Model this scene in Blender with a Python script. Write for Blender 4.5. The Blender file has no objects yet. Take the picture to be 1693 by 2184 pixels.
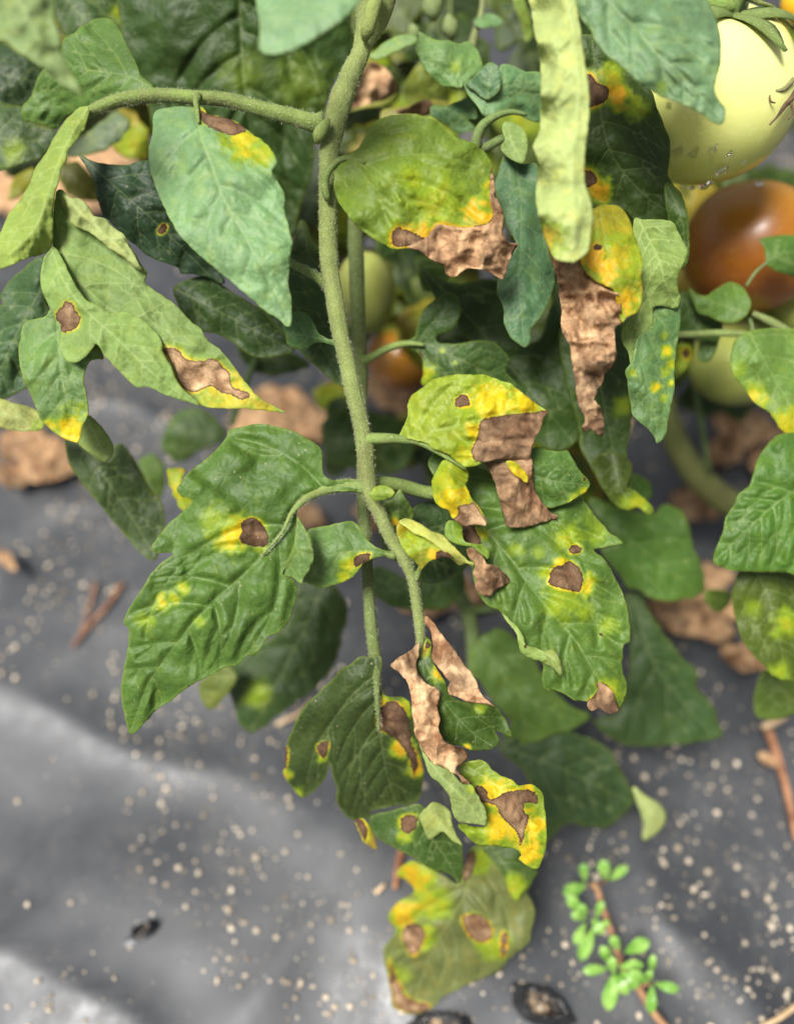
import bpy, math, random
import numpy as np
from mathutils import Vector
from mathutils.geometry import delaunay_2d_cdt
random.seed(7); rng = np.random.default_rng(7)
S = bpy.context.scene; COL = S.collection

# ------------------------------------------------------------------ camera, sky, sun, exposure
H_CAM, PITCH, FPX, W0, H0 = 0.55, math.radians(55), 1816.0, 1693.0, 2183.0
cd = bpy.data.cameras.new('camera'); cam = bpy.data.objects.new('camera', cd); COL.objects.link(cam)
cd.sensor_fit = 'VERTICAL'; cd.sensor_height = 36; cd.lens = 36 * FPX / H0
cd.clip_start = 0.01; cd.clip_end = 200
cam.location = (0, 0, H_CAM); cam.rotation_euler = (math.pi / 2 - PITCH, 0, 0); S.camera = cam
cd.dof.use_dof = True; cd.dof.focus_distance = 0.348; cd.dof.aperture_fstop = cd.lens / 10.5
SUN_EL, SUN_AZ = math.radians(66), math.radians(-50)
wd = bpy.data.worlds.new('World'); S.world = wd; wd.use_nodes = True
wn = wd.node_tree; sky = wn.nodes.new('ShaderNodeTexSky'); sky.sky_type = 'NISHITA'; sky.sun_disc = False
sky.sun_elevation = SUN_EL; sky.sun_rotation = SUN_AZ; sky.dust_density = 4; sky.air_density = 1.0; sky.ozone_density = 1
hs = wn.nodes.new('ShaderNodeHueSaturation'); hs.inputs['Saturation'].default_value = 0.35
bg = wn.nodes['Background']; bg.inputs['Strength'].default_value = 0.065
wn.links.new(sky.outputs[0], hs.inputs['Color']); wn.links.new(hs.outputs[0], bg.inputs['Color'])
sl = bpy.data.lights.new('sun', 'SUN'); sl.energy = 4.2; sl.angle = math.radians(20); sl.color = (1, 0.96, 0.9)
so = bpy.data.objects.new('sun', sl); COL.objects.link(so)
sd = Vector((math.sin(SUN_AZ) * math.cos(SUN_EL), math.cos(SUN_AZ) * math.cos(SUN_EL) * -1, math.sin(SUN_EL)))
so.rotation_euler = sd.to_track_quat('Z', 'Y').to_euler(); so.location = (0, 0, 3)
sky.sun_rotation = math.atan2(sd.x, sd.y)
S.view_settings.view_transform = 'Standard'; S.view_settings.look = 'None'
S.view_settings.exposure = 0.85; S.view_settings.gamma = 1
S.render.engine = 'CYCLES'; S.cycles.use_denoising = True; S.cycles.max_bounces = 5; S.cycles.diffuse_bounces = 3; S.cycles.glossy_bounces = 2; S.cycles.transmission_bounces = 5; S.cycles.adaptive_threshold = .02
S.cycles.transparent_max_bounces = 4

# ------------------------------------------------------------------ space: photograph point + distance -> world
CAM = np.array([0, 0, H_CAM]); FW = np.array([0, math.cos(PITCH), -math.sin(PITCH)])
RT = np.array([1., 0, 0]); UP = np.array([0, math.sin(PITCH), math.cos(PITCH)])
def PT(x, y, d):
    x = np.asarray(x, float)[..., None]; y = np.asarray(y, float)[..., None]; d = np.asarray(d, float)[..., None]
    return CAM + d * (FW + RT * (x - W0 / 2) / FPX + UP * (H0 / 2 - y) / FPX)
def gdepth(x, y, z=0.0):
    v = (np.asarray(y, float) - H0 / 2) / FPX
    return (H_CAM - z) / (math.sin(PITCH) + v * math.cos(PITCH))
OFF = dict(A=(0, 0), B=(1000, 0), C=(2000, 0), D=(0, 900), E=(1000, 900), G=(2000, 900), H=(400, 1800), I=(1400, 1800),
           J=(2024, 1800), K=(0, 2800), L=(1000, 2500), M=(1400, 2900), N=(2024, 2900))
def Z(fr, s):
    a = np.array([[float(v) for v in q.split()] for q in s.split(',') if q.strip()]) if isinstance(s, str) else np.array(s, float)
    if fr == 'F': return a
    o = np.array(OFF[fr]); a = a.copy()
    a[:, :2] = (o + a[:, :2] / 1.693) * (1693 / 3024.)
    return a
def zs(fr): return 1.0 if fr == 'F' else 0.3307

# ------------------------------------------------------------------ noise and curves
_T = rng.random((32, 32, 32))
def vnoise(p):
    p = np.asarray(p, float)
    if p.shape[1] == 2: p = np.c_[p, np.full(len(p), .37)]
    i = np.floor(p).astype(int); f = p - i; f = f * f * f * (f * (6 * f - 15) + 10); r = 0
    for a in (0, 1):
        for b in (0, 1):
            for c in (0, 1):
                r = r + _T[(i[:, 0] + a) % 32, (i[:, 1] + b) % 32, (i[:, 2] + c) % 32] * (f[:, 0] if a else 1 - f[:, 0]) * (f[:, 1] if b else 1 - f[:, 1]) * (f[:, 2] if c else 1 - f[:, 2])
    return r
def fbm(p, o=3):
    r = 0; a = 1; t = 0
    for k in range(o):
        r = r + a * vnoise(p * 2 ** k + 7.3 * k); t += a; a *= .5
    return r / t
def catmull(p, step, closed=False):
    p = np.asarray(p, float); n = len(p); out = []
    rngi = range(n) if closed else range(n - 1)
    for i in rngi:
        p1, p2 = p[i], p[(i + 1) % n]
        p0 = p[i - 1] if (closed or i > 0) else 2 * p1 - p2
        p3 = p[(i + 2) % n] if (closed or i + 2 < n) else 2 * p2 - p1
        l = np.linalg.norm((p2 - p1)[:2]); k = max(1, int(round(l / step)))
        m1 = (p2 - p0) * .5; m2 = (p3 - p1) * .5
        for v, q in ((m1, 1), (m2, 2)):
            ln = np.linalg.norm(v[:2])
            if ln > l * 1.0 and ln > 0: v *= l * 1.0 / ln
        for j in range(k):
            t = j / k; t2 = t * t; t3 = t2 * t
            out.append((2 * t3 - 3 * t2 + 1) * p1 + (t3 - 2 * t2 + t) * m1 + (-2 * t3 + 3 * t2) * p2 + (t3 - t2) * m2)
    if not closed: out.append(p[-1])
    return np.array(out)
def inpoly(P, poly):
    x, y = P[:, 0], P[:, 1]; r = np.zeros(len(P), bool); q = np.roll(poly, 1, 0)
    for (x1, y1), (x2, y2) in zip(poly[:, :2], q[:, :2]):
        if y1 == y2: continue
        c = ((y1 > y) != (y2 > y)) & (x < (x2 - x1) * (y - y1) / (y2 - y1) + x1); r ^= c
    return r
def segdist(P, line, closed=False, full=False):
    a = line[:, :2]; b = np.roll(a, -1, 0)
    if not closed: a, b = a[:-1], b[:-1]
    best = np.full(len(P), 1e9); bt = np.zeros(len(P)); bs = np.zeros(len(P))
    L = np.linalg.norm(b - a, axis=1); cum = np.r_[0, np.cumsum(L)]
    for i in range(len(a)):
        if L[i] < 1e-6: continue
        d = (b[i] - a[i]) / L[i]; r = P - a[i]; t = np.clip(r @ d, 0, L[i])
        q = r - t[:, None] * d; ds = np.hypot(q[:, 0], q[:, 1]); m = ds < best
        best[m] = ds[m]
        if full:
            bt[m] = (cum[i] + t[m]) / cum[-1]; bs[m] = np.sign(d[0] * r[m, 1] - d[1] * r[m, 0])
    return (best, bt, bs) if full else best
def smooth(a, b, x):
    t = np.clip((x - a) / (b - a), 0, 1); return t * t * (3 - 2 * t)
def lin(c):
    c = np.array(c, float) / 255.; return np.where(c < .04045, c / 12.92, ((c + .055) / 1.055) ** 2.4)

# ------------------------------------------------------------------ objects
ORG = {}
def link(name, me, parent=None, org=None, label=None, cat=None, group=None, kind=None):
    o = bpy.data.objects.new(name, me); COL.objects.link(o)
    org = np.zeros(3) if org is None else np.asarray(org, float)
    ORG[o.name] = org
    if parent is not None:
        o.parent = parent; o.location = org - ORG[parent.name]
    else: o.location = org
    if label: o['label'] = label
    if cat: o['category'] = cat
    if group: o['group'] = group
    if kind: o['kind'] = kind
    return o
def mesh(name, V, Fc, mats, org, attrs=None, sm=True):
    me = bpy.data.meshes.new(name)
    V = np.asarray(V, float) - np.asarray(org, float)
    me.from_pydata(V.tolist(), [], [list(map(int, f)) for f in Fc])
    for m in (mats if isinstance(mats, (list, tuple)) else [mats]): me.materials.append(m)
    if sm: me.polygons.foreach_set('use_smooth', [True] * len(me.polygons))
    for k, v in (attrs or {}).items():
        v = np.asarray(v, np.float32)
        if v.ndim == 2:
            a = me.attributes.new(k, 'FLOAT_COLOR', 'POINT'); a.data.foreach_set('color', np.c_[v, np.ones(len(v), np.float32)].ravel())
        else:
            a = me.attributes.new(k, 'FLOAT', 'POINT'); a.data.foreach_set('value', v)
    me.update(); return me

# ------------------------------------------------------------------ materials
class NT:
    def __init__(s, name):
        s.m = bpy.data.materials.new(name); s.m.use_nodes = True; s.t = s.m.node_tree; s.t.nodes.clear()
        s.out = s.t.nodes.new('ShaderNodeOutputMaterial')
    def n(s, typ, **kw):
        nd = s.t.nodes.new(typ)
        for k, v in kw.items():
            if k == 'ins':
                for a, b in v.items():
                    if isinstance(b, bpy.types.NodeSocket): s.t.links.new(b, nd.inputs[a])
                    else: nd.inputs[a].default_value = b
            else: setattr(nd, k, v)
        return nd
    def math(s, op, a, b=0.0, c=None):
        nd = s.n('ShaderNodeMath', operation=op)
        for i, v in enumerate((a, b) if c is None else (a, b, c)):
            if isinstance(v, bpy.types.NodeSocket): s.t.links.new(v, nd.inputs[i])
            else: nd.inputs[i].default_value = v
        return nd.outputs[0]
    def mapr(s, v, a, b, c=0.0, d=1.0, typ='SMOOTHSTEP'):
        return s.n('ShaderNodeMapRange', interpolation_type=typ, ins={0: v, 1: a, 2: b, 3: c, 4: d}).outputs[0]
    def mix(s, f, a, b, mode='MIX'):
        nd = s.n('ShaderNodeMix', data_type='RGBA', blend_type=mode)
        for k, v in ((0, f), (6, a), (7, b)):
            if isinstance(v, bpy.types.NodeSocket): s.t.links.new(v, nd.inputs[k])
            else: nd.inputs[k].default_value = v if k == 0 else (*v, 1)
        return nd.outputs[2]
    def attr(s, name): return s.n('ShaderNodeAttribute', attribute_name=name)
    def co(s, rnd=True):
        tc = s.n('ShaderNodeTexCoord').outputs['Object']
        if not rnd: return tc
        r = s.n('ShaderNodeObjectInfo').outputs['Random']
        c = s.n('ShaderNodeCombineXYZ', ins={0: r, 1: s.math('MULTIPLY', r, 7.7), 2: s.math('MULTIPLY', r, 3.1)}).outputs[0]
        return s.n('ShaderNodeVectorMath', operation='ADD', ins={0: tc, 1: c}).outputs[0]
    def noise(s, co, sc, det=3, rough=.55, dist=0):
        return s.n('ShaderNodeTexNoise', ins={'Vector': co, 'Scale': sc, 'Detail': det, 'Roughness': rough, 'Distortion': dist}).outputs['Fac']
    def vor(s, co, sc, feat='F1', out='Distance'):
        return s.n('ShaderNodeTexVoronoi', feature=feat, ins={'Vector': co, 'Scale': sc}).outputs[out]

def leaf_mat(name, under=False):
    n = NT(name); co = n.co()
    col = n.attr('col').outputs['Color']; les = n.attr('les').outputs['Fac']; vn = n.attr('vn').outputs['Fac']
    tone = n.attr('tone').outputs['Fac']; vs = n.attr('vs').outputs['Fac']; dust = n.attr('dust').outputs['Fac']
    f1 = n.noise(co, 220, 4, .6); f2 = n.noise(co, 900, 2, .6); f3 = n.noise(co, 60, 3)
    # cell-scale mottling of the blade
    ve = n.n('ShaderNodeTexVoronoi', feature='DISTANCE_TO_EDGE', ins={'Vector': n.n('ShaderNodeVectorMath', operation='ADD', ins={0: co, 1: n.n('ShaderNodeVectorMath', operation='SCALE', ins={0: n.n('ShaderNodeTexNoise', ins={'Vector': co, 'Scale': 300.}).outputs['Color'], 'Scale': .0022}).outputs[0]}).outputs[0], 'Scale': 260.}).outputs['Distance']
    net = n.mapr(ve, 0.0, .11, 1, 0)
    c = n.mix(n.mapr(f1, .3, .7, 0, .55), col, n.mix(1.0, col, (.62, .72, .6), 'MULTIPLY'))
    c = n.mix(n.mapr(f2, .45, .75, 0, .35), c, n.mix(1.0, c, (1.5, 1.4, 1.4), 'MULTIPLY'))
    if under: c = n.mix(.22, c, (.26, .34, .13))
    c = n.mix(n.math('MULTIPLY', net, .06 if not under else .2), c, n.mix(.6, c, (.34, .45, .2)))
    vm = n.math('MULTIPLY', n.mapr(vn, .3, 2.3, 1, 0), vs)
    c = n.mix(n.math('MULTIPLY', vm, .5 if not under else .55), c, n.mix(.28 if not under else .45, c, (.38, .46, .18)))
    # pale dust and leaf-hair specks
    sp = n.n('ShaderNodeTexVoronoi', feature='F1', ins={'Vector': co, 'Scale': 430.})
    keep = n.mapr(n.n('ShaderNodeSeparateColor', ins={0: sp.outputs['Color']}).outputs[0], .74, .76)
    clus = n.mapr(n.noise(co, 45, 2), .42, .62)
    spk = n.math('MULTIPLY', n.math('MULTIPLY', n.mapr(n.math('ADD', sp.outputs['Distance'], n.math('MULTIPLY', f2, .35)), .22, .40, 1, 0), keep), n.math('MULTIPLY', dust, clus))
    # dead tissue
    lf = n.math('ADD', les, n.math('ADD', n.math('MULTIPLY', n.math('SUBTRACT', f1, .5), 13.0), n.math('MULTIPLY', n.math('SUBTRACT', f2, .5), 7.0)))
    fac = n.mapr(lf, -1.2, 1.4)
    ring = n.math('SINE', n.math('ADD', n.math('MULTIPLY', les, 1.25), n.math('MULTIPLY', f3, 16.0)))
    bd = n.mix(n.mapr(n.noise(co, 130, 3, .65), .3, .7), (.034, .019, .012), (.096, .058, .035))
    bt = n.mix(n.mapr(n.noise(co, 100, 4, .65, .6), .3, .72), (.14, .070, .034), (.52, .36, .205))
    b = n.mix(tone, bd, bt)
    b = n.mix(n.math('MULTIPLY', n.mapr(ring, .0, 1, 0, .5), n.mapr(les, 12, 22, 1, 0)), b, n.mix(1.0, b, (1.5, 1.45, 1.4), 'MULTIPLY'))
    b = n.mix(n.mapr(n.noise(co, 70, 4, .6), .55, .72, 0, .7), b, (.055, .03, .02))
    b = n.mix(n.math('MULTIPLY', n.mapr(les, 3, 24, 0, .55), n.mapr(f3, .35, .6)), b, n.mix(1.0, b, (1.9, 1.75, 1.6), 'MULTIPLY'))
    ck = n.vor(co, 420, 'DISTANCE_TO_EDGE'); b = n.mix(n.math('MULTIPLY', n.mapr(ck, .0, .05, 1, 0), n.mapr(f1, .5, .62, 0, .6)), b, (.03, .016, .01))
    b = n.mix(n.math('MULTIPLY', n.mapr(lf, 1, 6, 1, 0), .8), b, (.045, .022, .012))
    c = n.mix(fac, c, b)
    c = n.mix(n.math('MULTIPLY', spk, .75), c, (.42, .35, .24))
    bs = n.n('ShaderNodeBsdfPrincipled', ins={'Base Color': c, 'Roughness': n.mix(fac, (.56,) * 3 if not under else (.6,) * 3, (.8,) * 3),
             'Specular IOR Level': n.mapr(fac, 0, 1, .42 if not under else .22, .12)})
    hgt = n.math('ADD', n.math('MULTIPLY', n.mapr(ve, 0.0, .3, 0, 1), .7), n.math('ADD', n.math('MULTIPLY', f2, .5), n.math('MULTIPLY', f1, .7)))
    hgt = n.math('ADD', hgt, n.math('MULTIPLY', spk, .8))
    bp = n.n('ShaderNodeBump', ins={'Strength': .2, 'Distance': .0012, 'Height': hgt})
    n.t.links.new(bp.outputs[0], bs.inputs['Normal'])
    tr = n.n('ShaderNodeBsdfTranslucent', ins={'Color': n.mix(1.0, c, (1.7, 1.7, .5), 'MULTIPLY')})
    mx = n.n('ShaderNodeMixShader', ins={0: n.mapr(fac, 0, 1, .28, .08), 1: bs.outputs[0], 2: tr.outputs[0]})
    n.t.links.new(mx.outputs[0], n.out.inputs[0]); return n.m
def stem_mat():
    n = NT('stem_skin'); co = n.co(); col = n.attr('col').outputs['Color']
    f1 = n.noise(co, 160, 4); f2 = n.noise(co, 1500, 3, .7)
    c = n.mix(n.mapr(f1, .35, .7, 0, .6), col, n.mix(1.0, col, (.6, .62, .5), 'MULTIPLY'))
    c = n.mix(n.mapr(f2, .48, .68, 0, .75), c, n.mix(.55, c, (.5, .52, .3)))
    c = n.mix(n.mapr(n.noise(co, 1100, 2, .6), .55, .7, 0, .3), c, n.mix(1.0, c, (.5, .5, .4), 'MULTIPLY'))
    c = n.mix(n.mapr(n.noise(co, 45, 4, .65), .52, .72, 0, .45), c, (.13, .10, .045))
    bs = n.n('ShaderNodeBsdfPrincipled', ins={'Base Color': c, 'Roughness': .6, 'Specular IOR Level': .3})
    bp = n.n('ShaderNodeBump', ins={'Strength': .9, 'Distance': .0012, 'Height': f2}); n.t.links.new(bp.outputs[0], bs.inputs['Normal'])
    n.t.links.new(bs.outputs[0], n.out.inputs[0]); return n.m
def simple(name, c1, c2, sc, rough=.6, spec=.4, bump=.3, bd=.002, det=4, lo=.35, hi=.65, **ins):
    n = NT(name); co = n.co(); f = n.noise(co, sc, det, .6)
    c = n.mix(n.mapr(f, lo, hi), c1, c2)
    bs = n.n('ShaderNodeBsdfPrincipled', ins={'Base Color': c, 'Roughness': rough, 'Specular IOR Level': spec, **ins})
    if bump:
        bp = n.n('ShaderNodeBump', ins={'Strength': bump, 'Distance': bd, 'Height': n.noise(co, sc * 3, 4)}); n.t.links.new(bp.outputs[0], bs.inputs['Normal'])
    n.t.links.new(bs.outputs[0], n.out.inputs[0]); return n.m
M_TOP = leaf_mat('leaf_upper_face'); M_UND = leaf_mat('leaf_under_face', True); M_STEM = stem_mat()
M_HAIR = simple('stem_hair', (.45, .48, .3), (.6, .6, .42), 50, bump=0)

# ------------------------------------------------------------------ tubes (stems, petioles, twigs)
def tube_geo(p, ns=14, step=9, rough=.05, ribs=0.0, seed=0):
    """p rows: x, y, width (photo px), distance in cm"""
    q = catmull(np.asarray(p, float), step); C = PT(q[:, 0], q[:, 1], q[:, 3] / 100)
    r = q[:, 2] / 2 / FPX * q[:, 3] / 100
    T = np.gradient(C, axis=0); T /= np.linalg.norm(T, axis=1)[:, None] + 1e-12
    V = CAM - C; V /= np.linalg.norm(V, axis=1)[:, None]
    B = np.cross(T, V); B /= np.linalg.norm(B, axis=1)[:, None] + 1e-9; N = np.cross(B, T)
    an = np.arange(ns) * 2 * math.pi / ns; n = len(q)
    nz = fbm(np.c_[np.repeat(np.arange(n) * .35, ns), np.tile(np.cos(an) * 1.5, n), np.tile(np.sin(an) * 1.5, n)] + seed * 3.1, 2).reshape(n, ns) - .5
    rr = r[:, None] * (1 + 2 * rough * nz + ribs * np.cos(an * 4 + .6)[None, :])
    X = C[:, None] + rr[..., None] * (np.cos(an)[None, :, None] * B[:, None] + np.sin(an)[None, :, None] * N[:, None])
    nr = (np.cos(an)[None, :, None] * B[:, None] + np.sin(an)[None, :, None] * N[:, None]).reshape(-1, 3)
    Fc = [[i * ns + j, i * ns + (j + 1) % ns, (i + 1) * ns + (j + 1) % ns, (i + 1) * ns + j] for i in range(n - 1) for j in range(ns)]
    Fc.append(list(range(ns))[::-1]); Fc.append([(n - 1) * ns + j for j in range(ns)])
    return X.reshape(-1, 3), Fc, nr, T
def hairs(X, nr, count, ln=.0009, seed=1):
    r = np.random.default_rng(seed); k = r.integers(0, len(X), count)
    V = []; Fc = []
    for q, i in enumerate(k):
        b = X[i] + r.normal(0, .0005, 3); b = b - nr[i] * np.dot(b - X[i], nr[i])
        d = nr[i] + r.normal(0, .35, 3); d /= np.linalg.norm(d); l = ln * r.uniform(.5, 1.3)
        s = np.cross(d, r.normal(0, 1, 3)); s /= np.linalg.norm(s); t = np.cross(d, s); w = .00005
        V += [b + s * w, b - s * w * .5 + t * w * .87, b - s * w * .5 - t * w * .87, b + d * l]
        Fc += [[4 * q, 4 * q + 1, 4 * q + 3], [4 * q + 1, 4 * q + 2, 4 * q + 3], [4 * q + 2, 4 * q, 4 * q + 3]]
    return V, Fc
def tube(name, parent, p, col, mat=None, ns=14, step=9, rough=.06, ribs=0.0, hair=0, label=None, fr='F', tip=None, seed=0, hl=.0009):
    p = Z(fr, p) if not (fr == 'F' and not isinstance(p, str)) else np.array(p, float)
    if fr != 'F': p[:, 2] *= .3307
    X, Fc, nr, T = tube_geo(p, ns, step, rough, ribs, seed)
    c1 = lin(col); c = np.tile(c1, (len(X), 1))
    if tip is not None:
        k = np.linspace(0, 1, len(X)) ** 1.5; c = c1 * (1 - k[:, None]) + lin(tip) * k[:, None]
    c = c * (.8 + .4 * fbm(X * 90 + seed, 2)[:, None])
    org = X[:ns].mean(0)
    o = link(name, mesh(name, X, Fc, mat or M_STEM, org, {'col': c}), parent, org, label)
    if hair:
        V, HF = hairs(X, nr, hair, hl, seed + 11)
        h = link('stem_hairs', mesh('stem_hairs', V, HF, M_HAIR, org, sm=False), o if parent is not None and parent.parent is None else parent, org)
        h['kind'] = 'stuff'
    return o

# ------------------------------------------------------------------ leaves
YEL = lin((206, 178, 14)); LIME = lin((134, 156, 26)); ORA = lin((210, 138, 16))
def leaf(parent, fr, out, mid, d, col, les=(), yel=(), halo=14, tone=.0, fold=.5, tilt=0., bow=.3, quilt=.11, wave=.12, nw=3.0, und=False,
         g=5.5, nlat=6, dead=False, crum=0., name='leaf', label=None, pet=None, rim=.35, dust=.5, seed=None, org=None, vs=1., oran=0., roll=0., mot=.4, petcol=None, ang=50, jit=1.0, gy=0.):
    leaf.k += 1; seed = leaf.k if seed is None else seed; r = np.random.default_rng(seed * 13 + 5)
    O = Z(fr, out)[:, :2]; Mi = Z(fr, mid)[:, :2]; sc = zs(fr)
    O = catmull(O, max(3.5, g * .9), True)
    nn = np.roll(O, -1, 0) - np.roll(O, 1, 0); nn = np.c_[nn[:, 1], -nn[:, 0]] / (np.linalg.norm(nn, axis=1)[:, None] + 1e-9)
    O = O + nn * ((fbm(O * .09 + seed, 2) - .5) * 4.0 * jit)[:, None]
    ml = catmull(Mi, g)
    veins = [ml]; vw = [1.7]; L = np.linalg.norm(np.diff(ml, axis=0), axis=1); cum = np.r_[0, np.cumsum(L)]; tot = cum[-1]
    for side in (-1, 1):                                           # side veins run from the midrib out to near the margin and fork
        for i in range(nlat):
            t = (i + .2 + .6 * r.random() + (.25 if side > 0 else 0)) / (nlat + .6) * .93
            k = min(int(np.searchsorted(cum, t * tot)), len(ml) - 2); b = ml[k]; tg = ml[k + 1] - ml[k]; tg = tg / (np.linalg.norm(tg) + 1e-9)
            a = math.radians(ang + 14 * (1 - t) + r.uniform(-11, 11)) * side; p = b.copy(); pts = [p.copy()]; hd = math.atan2(tg[1], tg[0]) + a
            hds = hd - side * .018 * g / 5 * np.arange(1, 121); pa = b + np.cumsum(g * np.c_[np.cos(hds), np.sin(hds)], 0)
            ins = inpoly(pa, O); nin = int(np.argmin(ins)) if not ins.all() else len(pa); pts = np.r_[b[None], pa[:nin]]
            nk = int(len(pts) * .93)
            if nk < 4: continue
            v = np.array(pts[:nk]); veins.append(v); vw.append(1.0)
            if nk > 9:
                j = int(nk * r.uniform(.4, .6)); hd2 = math.atan2(*(v[j + 1] - v[j])[::-1]) - side * .75; p = v[j].copy(); q = [p.copy()]
                h2 = hd2 + side * .03 * np.arange(1, int(nk * .6) + 1); pa = v[j] + np.cumsum(g * np.c_[np.cos(h2), np.sin(h2)], 0)
                ins = inpoly(pa, O); nin = int(np.argmin(ins)) if not ins.all() else len(pa); q = np.r_[v[j][None], pa[:nin]]
                if len(q) > 4: veins.append(np.array(q[:int(len(q) * .9)])); vw.append(.6)
    x0, y0 = O.min(0); x1, y1 = O.max(0)
    ax_, ay_ = np.meshgrid(np.arange(x0, x1, g), np.arange(y0, y1, g * .866)); ax_ = ax_ + (np.arange(ax_.shape[0]) % 2)[:, None] * g / 2
    P = np.c_[ax_.ravel(), ay_.ravel()] + r.normal(0, g * .08, (ax_.size, 2))
    P = P[inpoly(P, O)]; P = P[segdist(P, O, True) > g * .6]
    vp = np.concatenate([v[::1] for v in veins]); vp = vp[inpoly(vp, O)]
    if len(vp):
        vp = vp[segdist(vp, O, True) > g * .5]
        if len(P) and len(vp):
            dv0 = np.full(len(P), 1e9)
            for v in veins: dv0 = np.minimum(dv0, segdist(P, v))
            P = P[dv0 > g * .5]
            keep = []; seen = set()
            for q in vp:
                kx = (int(q[0] / (g * .6)), int(q[1] / (g * .6)))
                if kx not in seen: seen.add(kx); keep.append(q)
            P = np.r_[P, np.array(keep)]
    A = np.r_[O, P]
    vo, eo, fo, _, _, _ = delaunay_2d_cdt([Vector((a, -b)) for a, b in A], [(i, (i + 1) % len(O)) for i in range(len(O))], [], 0, 1e-4, False)
    Q = np.array([(v.x, -v.y) for v in vo]); Fc = np.array([f[:3] for f in fo]); Fc = Fc[inpoly(Q[Fc].mean(1), O)]
    us = np.unique(Fc); mp = np.zeros(len(Q), int); mp[us] = np.arange(len(us)); Q = Q[us]; Fc = mp[Fc]
    ar = np.cross(np.c_[Q[Fc[:, 1]] - Q[Fc[:, 0]], np.zeros(len(Fc))], np.c_[Q[Fc[:, 2]] - Q[Fc[:, 0]], np.zeros(len(Fc))])[:, 2]
    Fc = np.where((ar > 0)[:, None], Fc[:, ::-1], Fc)
    # surface: distance from the camera in cm
    ds, t, sg = segdist(Q, ml, full=True); s = ds * sg; Wd = max(ds.max(), 1)
    dd = np.interp(t, np.linspace(0, 1, len(d)), d) if not callable(d) else d(Q)
    sn = s / Wd; dd = dd + gy * (Q[:, 1] - Mi[0, 1]) / 100
    z = dd + 1.5 * fold * np.abs(sn) ** 1.4 + tilt * sn - bow * 4 * t * (1 - t)
    z += wave * np.sin(2 * math.pi * nw * t + np.where(s > 0, 0, 2.1) + seed) * np.abs(sn) ** 2 * 2
    z += roll * (1 - np.sqrt(np.clip(1 - np.abs(sn) ** 2 * .97, 0, 1)))
    e = np.r_[Fc[:, [0, 1]], Fc[:, [1, 2]], Fc[:, [2, 0]]]; e = np.r_[e, e[:, ::-1]]
    cnt = np.bincount(e[:, 0], minlength=len(Q)).clip(1)
    for _ in range(12): z = .4 * z + .6 * np.bincount(e[:, 0], z[e[:, 1]], len(Q)) / cnt
    vd = np.full(len(Q), 1e9)
    vq = np.full(len(Q), 1e9)
    for v, w in zip(veins, vw):
        q, tq, _ = segdist(Q, v, full=True); vd = np.minimum(vd, q); vq = np.minimum(vq, q / (w * (1 - .55 * tq)))
    ed = segdist(Q, O, True)
    sgn = -1 if und else 1
    z -= sgn * quilt * (1 - np.exp(-(vd / 10) ** 2)) * (.3 + .7 * smooth(0, 24, ed)) * (.3 + 1.4 * fbm(Q * .022 + seed, 2) ** 1.5)
    z += (fbm(Q * .014 + seed * 1.7, 2) - .5) * .75 + (fbm(Q * .06 + seed, 2) - .5) * .07
    if crum:
        n1 = np.abs(fbm(Q * .02 + seed, 2) - .5) * 2; n2 = np.abs(fbm(Q * .05 + seed * 2, 1) - .5) * 2
        z += crum * ((fbm(Q * .022 + seed * 5, 2) - .5) * 2.2 + (n1 - .2) * 1.1 + (n2 - .2) * .45 + (fbm(Q * .16 + seed, 2) - .5) * .16)
    X = PT(Q[:, 0], Q[:, 1], z / 100)
    # colour of the tissue
    bl_ = float(smooth(.55, .75, col[2] / col[1])); base = lin(col) * (.68 if max(col) < 101 else .95) * np.array([1.32 - .18 * bl_, 1.0, .56 + .3 * bl_] if not und else [1.1, 1., .78]); nl = fbm(Q * .012 + seed * 3.3, 3); nm = fbm(Q * .05 + seed * 1.3, 3); nf = fbm(Q * .11 + seed * 2.3, 3)
    c = base * (.66 + .68 * nl[:, None])
    c = c * (1 - mot * smooth(.5, .75, nm)[:, None]) + (base * np.array([1.5, 1.22, .7])) * (mot * smooth(.5, .75, nm)[:, None])
    Y = np.zeros(len(Q))
    for (yx, yy, yr, st) in yel:
        cxy = Z(fr, [(yx, yy)])[0]; dist = np.hypot(*(Q - cxy).T) / (yr * sc)
        Y = np.maximum(Y, st * smooth(1.25, .1, dist + (nm - .5) * 1.0 + (nf - .5) * .8))
    sd = np.full(len(Q), -60.)
    for lp in les:
        Lp = catmull(Z(fr, lp)[:, :2], 4, True); q = segdist(Q, Lp, True); q = np.where(inpoly(Q, Lp), q, -q); sd = np.maximum(sd, q)
    if len(les): Y = np.maximum(Y, 1.0 * np.exp(-np.clip(-sd, 0, 99) / (halo * .8) * (.3 + 1.6 * nm)) * smooth(.25, .58, fbm(Q * .016 + seed * 4.1, 2)))
    Y = np.clip(Y, 0, 1)
    yc = YEL * (1 - oran) + ORA * oran
    k1 = smooth(0, .5, Y)[:, None]; k2 = smooth(.4, .95, Y)[:, None]
    c = c * (1 - k1) + (LIME * (.7 + .5 * nf[:, None])) * k1; c = c * (1 - k2) + yc * (.82 + .36 * nf[:, None]) * k2
    kr = (rim * smooth(4.5, 1, ed))[:, None]; c = c * (1 - kr) + (c * .4 + lin((150, 165, 70)) * .6) * kr
    if dead: sd = 30 + 20 * (nm - .5)
    n = len(Q); o_ = X[np.argmin(np.hypot(*(Q - Mi[0]).T))] if org is None else org
    at = {'col': c, 'les': np.clip(sd, -60, 60), 'vn': vq, 'tone': np.clip((tone if dead or tone > .7 else tone * .7) + (.9 if dead else .4) * (nl - .5) + .5 * (nm - .5), 0, 1), 'vs': np.full(n, vs), 'dust': np.full(n, dust)}
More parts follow.
